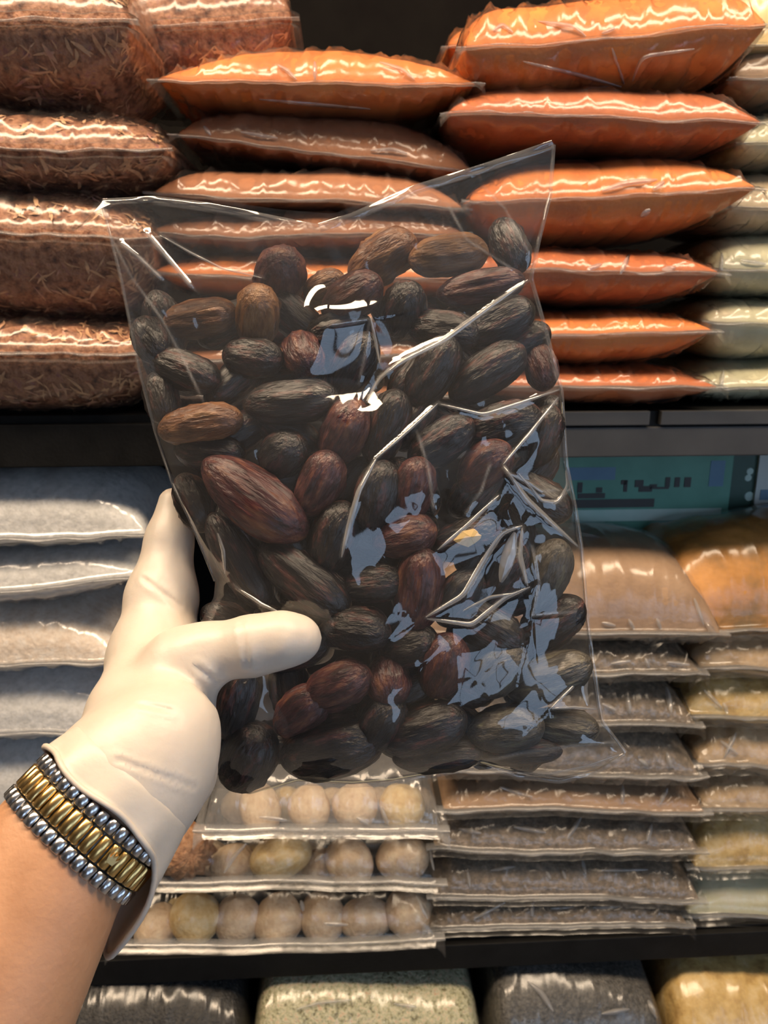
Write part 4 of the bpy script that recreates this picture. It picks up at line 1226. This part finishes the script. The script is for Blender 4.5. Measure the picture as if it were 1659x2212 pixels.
DATES = [  # px, py, length px, width px, angle deg (up is +), tilt deg out of the picture plane, tone, extra depth m, label, calyx
    (605, 605, 190, 116, 60, 62, 'purple', .008, 'round purple-brown date end at the top of the heap against the orange packet', 0),
    (700, 618, 110, 66, 20, 20, 'brown', .016, 'small wrinkled brown date peeping between the two topmost round dates', 0),
    (760, 642, 165, 98, 25, 25, 'purple', .006, 'purple date leaning under the large brown date at the top middle', 0),
    (825, 560, 190, 118, 30, 20, 'brown', .016, 'large smooth brown date standing highest in the middle of the heap', 0),
    (968, 553, 188, 94, 6, 5, 'tan', .008, 'long tan wrinkled date lying flat at the top of the heap', 0),
    (1038, 622, 205, 84, 9, 5, 'purple', .005, 'long purplish date right under the long tan wrinkled one', 0),
    (868, 672, 150, 100, 70, 40, 'dark', .006, 'dark rounded date below the large brown one at the top middle', 0),
    (556, 684, 160, 100, 75, 50, 'tan', .002, 'smooth tan date end facing out near the upper slack film', 0),
    (432, 690, 190, 92, 5, 10, 'brown', .012, 'tan-brown date at the upper side behind the bright film streaks', 0),
    (330, 735, 130, 86, -60, 15, 'dark', .006, 'dark date squeezed against the upper side edge of the bag', 0),
    (544, 772, 150, 96, -8, 20, 'dark', .003, 'dark date with purple wrinkles under the smooth tan date end', 0),
    (655, 766, 130, 92, -70, 35, 'purple', .003, 'purple date beside the bluish window glare on the film', 0),
    (762, 790, 170, 96, 60, 15, 'dark', .004, 'dark date lying beneath the bluish window glare', 0),
    (400, 800, 175, 96, -20, 10, 'dark', .006, 'dark date between the side edge and the purple wrinkled date', 0),
    (628, 868, 214, 98, 6, 5, 'dark', .000, 'big dark date with a tan wrinkled tip below the window glare', 0),
    (432, 916, 200, 92, 8, 8, 'brown', .003, 'brown date lying level against the side of the bag, above the black shelf line', 0),
    (742, 935, 165, 102, 62, 18, 'purple', .000, 'purple date with a tan crinkled top, upper one of the slanting pair', 0),
    (690, 1045, 160, 100, 62, 12, 'purple', .003, 'purple date under the tan crinkled one, lower one of the slanting pair', 0),
    (612, 982, 130, 100, 40, 35, 'dark', .006, 'dark dented date end surrounded by purple dates', 0),
    (548, 1078, 285, 124, -36, 5, 'purple', -.002, 'largest purple date, slanting down across the middle of the bag', 0),
    (455, 975, 170, 90, -5, 10, 'dark', .010, 'dark date over the upper end of the largest purple date', 0),
    (420, 1085, 150, 86, -65, 10, 'dark', .010, 'dark date by the bag edge in front of the index fingertip', 0),
    (655, 1250, 250, 120, -38, 8, 'dark', .002, 'broad dark date with a purple sheen just above the thumb', 0),
    (515, 1210, 250, 92, -58, 8, 'dark', .005, 'long dark date beside the broad sheen date, near the thumb root', 0),
    (720, 1160, 170, 100, 70, 10, 'dark', .005, 'dark date between the big purple one and the long pale crease', 0),
    (805, 1262, 150, 90, 10, 20, 'dark', .004, 'dark red-tinged date to the side of the broad sheen date', 0),
    (904, 1275, 190, 104, 82, 8, 'purple', .000, 'upright purple date with orange flecks in the middle of the bag', 0),
    (772, 1358, 150, 92, -5, 12, 'dark', .001, 'shiny dark date right at the tip of the thumb', 0),
    (872, 1158, 150, 92, 12, 15, 'purple', .003, 'purple date above the upright flecked one', 0),
    (892, 1058, 150, 90, 75, 15, 'purple', .004, 'purple date under the blue glare in the middle', 0),
    (1045, 1008, 150, 92, 45, 25, 'purple', .003, 'date with a pale tan tip beside the blue glare', 0),
    (1052, 806, 200, 106, 35, 8, 'dark', .003, 'charcoal date under the wide pale diagonal crease', 0),
    (935, 805, 180, 100, 60, 10, 'dark', .004, 'charcoal date just below the start of the pale diagonal crease', 0),
    (1168, 790, 120, 72, -78, 10, 'purple', .004, 'slim purple date against the far side edge of the bag', 0),
    (1005, 1165, 165, 96, 20, 20, 'dark', .003, 'dark date bearing a yellow calyx cap', 1),
    (1185, 1462, 200, 96, 22, 5, 'grey', .000, 'pale olive-grey date at the lower side edge', 0),
    (1076, 1445, 150, 100, 50, 20, 'grey', .003, 'grey dusty date next to the olive-grey one', 0),
    (958, 1440, 160, 98, 75, 20, 'purple', .002, 'grey-purple date between the thumb tip and the grey dusty date', 0),
    (730, 1480, 160, 98, 25, 12, 'purple', .000, 'purple date with shiny wrinkles just under the thumb tip', 0),
    (650, 1535, 150, 92, 40, 12, 'purple', .004, 'purple-brown date with an orange patch under the thumb', 0),
    (838, 1468, 120, 92, -80, 30, 'purple', .004, 'small purple date end between two shiny ones below the thumb tip', 0),
    (537, 1634, 170, 128, 60, 10, 'dark', .000, 'lowest dark date bulging the bag corner beside the glove palm', 0),
    (715, 1612, 240, 132, 15, 8, 'dark', .001, 'big flattened dark date at the bottom of the bag', 0),
    (510, 1515, 190, 110, 75, 8, 'dark', .005, 'black date in the shade between palm and thumb', 0),
    (915, 1575, 200, 108, 20, 10, 'dark', .003, 'dark date above the bottom seam, beside the big flattened one', 0),
    (1092, 1572, 170, 98, 10, 8, 'grey', .002, 'grey date above the bottom seam', 0),
    (1215, 1570, 160, 86, -5, 8, 'grey', .003, 'grey date in the lower far corner of the bag', 0),
    (945, 1632, 200, 72, 6, 5, 'dark', .003, 'dark date pressed flat along the bottom seam', 0),
    (1125, 1624, 180, 56, 4, 5, 'dark', .003, 'thin dark date lying in the bottom seam fold', 0),
    (1190, 1350, 180, 104, 40, 12, 'dark', .004, 'dark date below the bright white film fold', 0),
    (1052, 1352, 180, 100, -30, 12, 'dark', .004, 'black date beneath the tip of the bright white film fold', 0),
    (1180, 1240, 170, 96, 70, 12, 'grey', .004, 'greyish date under the violet glare at the side', 0),
    (1085, 1245, 170, 98, 60, 12, 'dark', .004, 'dark date covered by the bright white film fold', 0),
    (1160, 1075, 170, 98, -30, 12, 'dark', .004, 'dark date behind the curled film loop', 0),
    (1085, 918, 180, 104, 15, 12, 'dark', .004, 'dark date enclosed by the two meeting creases', 0),
    (952, 955, 170, 100, 35, 12, 'dark', .004, 'dark date under the blue film reflection', 0),
    (832, 925, 180, 96, 70, 10, 'dark', .004, 'dark date between the slanting pair and the blue reflection', 0),
    (812, 1075, 170, 96, 75, 10, 'dark', .004, 'dark date beneath the long pale crease', 0),
    (1172, 945, 150, 90, 70, 10, 'dark', .004, 'dark date in the violet facet near the far side edge', 0),
    (1075, 700, 180, 100, 25, 10, 'dark', .004, 'dark date beneath the green tinged glare on the upper crease', 0),
    (960, 715, 170, 92, -10, 15, 'dark', .006, 'dark date in the violet tinged shade under the long purplish date', 0),
    (1100, 530, 150, 96, -70, 15, 'dark', .016, 'dark date shape in the upper far corner of the bag', 0),
    (620, 1400, 200, 100, 10, 10, 'dark', .010, 'dark date mostly covered by the thumb', 0),
    (820, 1560, 150, 100, 60, 15, 'dark', .005, 'black date in the deep gap under the small purple date end', 0),
    (600, 1160, 170, 96, -30, 15, 'dark', .010, 'dark date under the lower end of the largest purple date', 0),
    (350, 860, 130, 80, -75, 10, 'dark', .006, 'dark date at the side edge above the level brown date', 0),
    (990, 1290, 150, 92, 55, 10, 'dark', .006, 'dark date between the upright flecked one and the bright white film fold', 0),
    (1125, 745, 150, 88, 30, 10, 'dark', .008, 'dark date in the slack upper side corner under the start of the diagonal crease', 0),
    (885, 1395, 140, 96, 20, 25, 'dark', .006, 'dark date with an olive speck below the upright flecked one', 0),
]
gDt = 'dates packed in the clear bag'
# look-up of the smooth front surface at a pixel
flatP = Pf.reshape(-1, 2); flatD = df_.reshape(-1)


def film_depth(px, py, rad):
    d2 = (flatP[:, 0] - px) ** 2 + (flatP[:, 1] - py) ** 2
    k = d2 < rad * rad
    if not k.any():
        return flatD[d2.argmin()]
    return flatD[k].mean() + .002


def place_date(px, py, L, w, ang, tilt, tone, extra, label, cal, group, seed):
    base = film_depth(px, py, w * .45)
    r = w * .5 * .378 / F_PX
    hl = L * .5 * .378 / F_PX
    tl = R(tilt)
    zext = math.sqrt((r * math.cos(tl)) ** 2 + (hl * math.sin(tl)) ** 2)
    d = base + zext * .98 + .0006 + extra
    d = min(d, D0 + .030)
    c = cam_pt(px, py, d)
    a = R(ang)
    ax = (CX_AX * math.cos(a) + CY_AX * math.sin(a)) * math.cos(tl) - CZ_AX * math.sin(tl)
    by = np.cross(CZ_AX, ax); by /= np.linalg.norm(by)
    bz = np.cross(ax, by)
    roll = random.Random(seed).uniform(-.6, .6) + seed * 2.1
    y2 = by * math.cos(roll) + bz * math.sin(roll); z2 = np.cross(ax, y2)
    o = add('date', DM[tone][seed % 3], None, (0, 0, 0))
    Mx = Matrix(np.stack([ax * hl, y2 * r, z2 * r], 1).tolist()).to_4x4()
    o.matrix_world = Matrix.Translation(Vector(c)) @ Mx
    tag(o, label, 'date', group, 'thing')
    if cal:
        q = add('calyx', CALYX, o)
        S_ = Matrix.Diagonal((1 / hl, 1 / r, 1 / r, 1))
        loc = Matrix.Translation((.80 if cal == 1 else .95, 0, 0))
        dirw = (ax * .2 - CZ_AX * .95 + CY_AX * .15); dirw /= np.linalg.norm(dirw)
        tx = np.cross(CY_AX, dirw); tx /= np.linalg.norm(tx); ty = np.cross(dirw, tx)
        cw = cam_pt(px + 8, py - 4, d - r * 1.08)
        Wm = Matrix.Translation(Vector(cw)) @ Matrix(np.stack([tx, ty, dirw], 1).tolist()).to_4x4()
        q.matrix_local = o.matrix_world.inverted() @ Wm
        q['label'] = 'yellow calyx cap'
    return o


for i, dt in enumerate(DATES):
    place_date(*dt[:10], gDt, i)
rng = random.Random(3)
fill = [(x + rng.uniform(-25, 25), y + rng.uniform(-20, 20)) for y in range(700, 1640, 112) for x in range(370, 1200, 128)]
i = 200
for (x, y) in fill:
    q = np.array(LEFT, float); xl = np.interp(y, q[:, 1], q[:, 0]) + 48
    q = np.array(RIGHT, float); xr = np.interp(y, q[:, 1], q[:, 0]) - 48
    if x < xl or x > xr:
        continue
    i += 1
    place_date(x, y, 165, 92, rng.uniform(-80, 80), rng.uniform(-15, 15), 'dark', .0175, 'dark date deep inside the bag, showing only through gaps between the front dates', 0,
               'dates deep inside the bag', i)


# slack film standing up over the large tan packet
sheet_o = np.array([o for o in bpy.data.objects if o.name == 'seed_packet'][0].location)
topc = [(1120, 1140, .10), (1230, 1142, .09), (1330, 1168, .075), (1430, 1218, .05), (1500, 1288, .025), (1552, 1372, -.006)]
botc = [(1120, 1215, .09), (1230, 1220, .08), (1320, 1235, .065), (1410, 1275, .04), (1480, 1325, .018), (1530, 1366, -.004)]
nq = 24
rows = []
for k in range(7):
    q = k / 6
    row = []
    for j in range(nq):
        x = j / (nq - 1) * (len(topc) - 1)
        i0 = min(int(x), len(topc) - 2); fr = x - i0
        a = [topc[i0][c] * (1 - fr) + topc[i0 + 1][c] * fr for c in range(3)]
        b = [botc[i0][c] * (1 - fr) + botc[i0 + 1][c] * fr for c in range(3)]
        px, py, of = [a[c] * (1 - q) + b[c] * q for c in range(3)]
        of += .004 * math.sin(q * 5 + j * .7)
        ss, zz = shelf_st(px, py, of)
        row.append(W(ss, of, zz) - sheet_o)
    rows.append(row)
add('film_flap', make_mesh('film_flap', np.array(rows).reshape(-1, 3), grid_faces(7, nq), M['hem']), bpy.data.objects['seed_packet'])


# ------------------------------------------------------------------ packet film pleats: real folds, and glints put in as whitish strips
bpy.context.view_layer.update()
M['pleat'] = mat_film('pleated_film', haze=0.38, rough=0.12, refl=2.2)


def fold(key, line, wpx=9, fo=None, root=None, mat='pleat', hgt=.55):
    """a pleat of film raised along a line on the packet whose label contains key"""
    root = root or [r for l, r in PACKETS.items() if key in l][0]
    fo = fo or [c for c in root.children if c.name.split('.')[0] == 'film'][0]
    inv = fo.matrix_world.inverted()
    NP = 12 if fo.name[:4] == 'film' else 30
    L_ = along(line, NP)
    tg = np.gradient(L_, axis=0); tg /= np.linalg.norm(tg, axis=1)[:, None] + 1e-9
    nn = np.stack([-tg[:, 1], tg[:, 0]], 1)
    rows = []
    for j in range(NP):
        tp = math.sin(math.pi * (j + .6) / (NP + .2)) ** .6
        trio = []
        for k, (q, up) in enumerate(((-.5, 0), (-.12, hgt), (.12, hgt), (.5, 0))):
            p = L_[j] + nn[j] * wpx * q * tp
            d = cam_pt(p[0], p[1], 1.0) - CAM; d /= np.linalg.norm(d)
            ok, loc, no, fi = fo.ray_cast(inv @ Vector(CAM), inv.to_3x3() @ Vector(d))
            if not ok:
                return
            w_ = np.array(fo.matrix_world @ loc)
            dist = np.linalg.norm(w_ - CAM)
            trio.append(w_ - d * (.0004 + up * wpx * tp * dist / F_PX) - np.array(root.location))
        rows.append(trio)
    V_ = np.array(rows)
    if np.linalg.norm(np.diff(V_, axis=0), axis=-1).max() > .03:
        return
    add('film_fold', make_mesh('film_fold', V_.reshape(-1, 3), grid_faces(NP, 4), M[mat]), root)


FOLDS = [
    ('creased V fold', [[(1345, 28), (1342, 92)], [(1130, 133), (1250, 162), (1342, 188)], [(1322, 104), (1348, 182)], [(1366, 176), (1385, 122), (1500, 106)],
                        [(1065, 66), (1085, 52), (1108, 70)], [(1162, 46), (1240, 56), (1265, 78)], [(1300, 72), (1330, 60)], [(1440, 60), (1490, 66)]], 9),
    ('topmost packet of the middle', [[(600, 140), (620, 152), (640, 172)], [(680, 132), (680, 172)], [(820, 134), (870, 150), (895, 172)], [(560, 215), (700, 228), (800, 236)]], 9),
    ('slanting down towards', [[(440, 272), (455, 292)], [(520, 285), (600, 298)], [(800, 325), (850, 322), (880, 332)]], 9),
    ('big glossy glare', [[(1300, 412), (1350, 395), (1420, 388)], [(1385, 468), (1405, 452)], [(1410, 410), (1435, 392)]], 13),
    ('small upright glint', [[(1360, 548), (1340, 592)], [(1268, 582), (1300, 570)], [(1430, 582), (1460, 578)]], 11),
    ('third from the shelf', [[(1560, 545), (1556, 600)], [(1600, 562), (1655, 570)]], 10),
    ('bright glint, resting', [[(1562, 800), (1556, 842)]], 10),
    ('large tan powder packet on', [[(1358, 1338), (1370, 1360)], [(1418, 1335), (1428, 1360)], [(1500, 1292), (1520, 1350)], [(1300, 1345), (1330, 1352)]], 9),
    ('thin dark seed packet', [[(1320, 1434), (1362, 1428)], [(1394, 1422), (1402, 1442)], [(1440, 1430), (1490, 1436)]], 9),
    ('upright white glint', [[(1440, 1482), (1450, 1540)], [(1355, 1505), (1360, 1542)], [(1458, 1484), (1496, 1530)], [(1300, 1520), (1330, 1535)]], 12),
    ('level with the lower corner', [[(1440, 1625), (1450, 1658)], [(1380, 1640), (1400, 1655)]], 11),
    ('tan edged packet', [[(1345, 1696), (1345, 1735)], [(1442, 1702), (1425, 1738)], [(1080, 1700), (1150, 1722)]], 10),
    ('third from the lower shelf beside', [[(1255, 1766), (1225, 1812)], [(1408, 1780), (1398, 1818)], [(1110, 1786), (1180, 1798)], [(990, 1790), (1040, 1800)]], 11),
    ('row of small glints', [[(1010, 1882), (1015, 1918)], [(1060, 1880), (1112, 1872)], [(1258, 1858), (1265, 1888)], [(1180, 1882), (1190, 1900)], [(1215, 1880), (1222, 1900)], [(1300, 1880), (1400, 1878)]], 8),
    ('lowest dark seed packet', [[(1095, 1946), (1025, 1984)], [(1150, 1948), (1150, 1980)], [(1190, 1962), (1240, 1958)], [(1280, 1960), (1340, 1958)]], 9),
    ('twisted film edge', [[(1520, 1490), (1560, 1530)], [(1562, 1518), (1572, 1542)]], 10),
    ('star shaped glint', [[(1590, 1582), (1565, 1636)], [(1556, 1600), (1592, 1628)]], 11),
    ('bright yellow packet', [[(1590, 1800), (1632, 1812), (1645, 1838)], [(1520, 1830), (1512, 1862)]], 11),
    ('between two others', [[(484, 1886), (505, 1850), (532, 1822)], [(680, 1860), (700, 1845)], [(930, 1830), (938, 1880)]], 10),
    ('cloudy clear packet', [[(822, 1742), (838, 1782)], [(770, 1766), (796, 1782)], [(560, 1765), (620, 1772)]], 10),
    ('lowest clear packet', [[(900, 1935), (925, 1985)], [(700, 1995), (752, 1998)], [(650, 1945), (655, 1968)]], 10),
    ('strand-filled', [[(450, 20), (448, 52)]], 10),
    ('pale green granule', [[(640, 2180), (690, 2165), (760, 2160)], [(850, 2168), (900, 2175)]], 9),
    ('blue glint under', [[(1140, 2120), (1170, 2145), (1195, 2185)], [(1300, 2190), (1360, 2180)], [(1400, 2160), (1420, 2200)]], 12),
]
for key, lines, wpx in FOLDS:
    for l in lines:
        fold(key, l, wpx)

M['bagpleat'] = mat_film('bag_pleat_film', haze=0.30, rough=0.08, refl=2.2)
ff = [c for c in bag.children if c.name.startswith('front_film')][0]
for line, wpx in [([(920, 1333), (1000, 1287), (1052, 1200), (1085, 1152), (1128, 1136)], 13), ([(922, 1337), (1020, 1350), (1092, 1292), (1145, 1268)], 11),
                  ([(1112, 1150), (1096, 1210), (1082, 1258)], 30), ([(1128, 1140), (1124, 1200), (1140, 1266)], 10), ([(1000, 1320), (1060, 1290), (1110, 1282)], 8),
                  ([(1140, 604), (1060, 660), (960, 733), (870, 778), (818, 818), (792, 866)], 13), ([(812, 992), (775, 1060), (752, 1140), (738, 1204)], 12),
                  ([(945, 872), (880, 932), (812, 990)], 7), ([(952, 873), (1045, 896), (1130, 868), (1208, 842)], 8), ([(1206, 858), (1150, 930), (1088, 1002)], 8),
                  ([(1088, 1008), (1140, 1080), (1190, 1128), (1248, 1180)], 12), ([(1120, 1022), (1170, 1082), (1205, 1084), (1226, 1050), (1222, 1016)], 8),
                  ([(945, 1188), (1010, 1135), (1078, 1070)], 9), ([(1192, 1528), (1240, 1482), (1278, 1428)], 6), ([(1192, 1531), (1240, 1528), (1292, 1532)], 6),
                  ([(1268, 1440), (1262, 1490), (1270, 1525)], 14), ([(1010, 1652), (1120, 1630), (1230, 1614), (1335, 1606)], 8), ([(1100, 1666), (1180, 1674), (1270, 1656), (1340, 1630)], 7),
                  ([(470, 1152), (482, 1190), (486, 1240)], 8), ([(520, 1275), (565, 1305), (612, 1328)], 8), ([(232, 500), (286, 600), (350, 688), (400, 785), (438, 866)], 5),
                  ([(800, 684), (812, 740), (820, 786)], 6), ([(345, 508), (410, 545), (480, 580), (565, 600)], 5)]:
    fold('', line, wpx, ff, bag, 'bagpleat', .30)
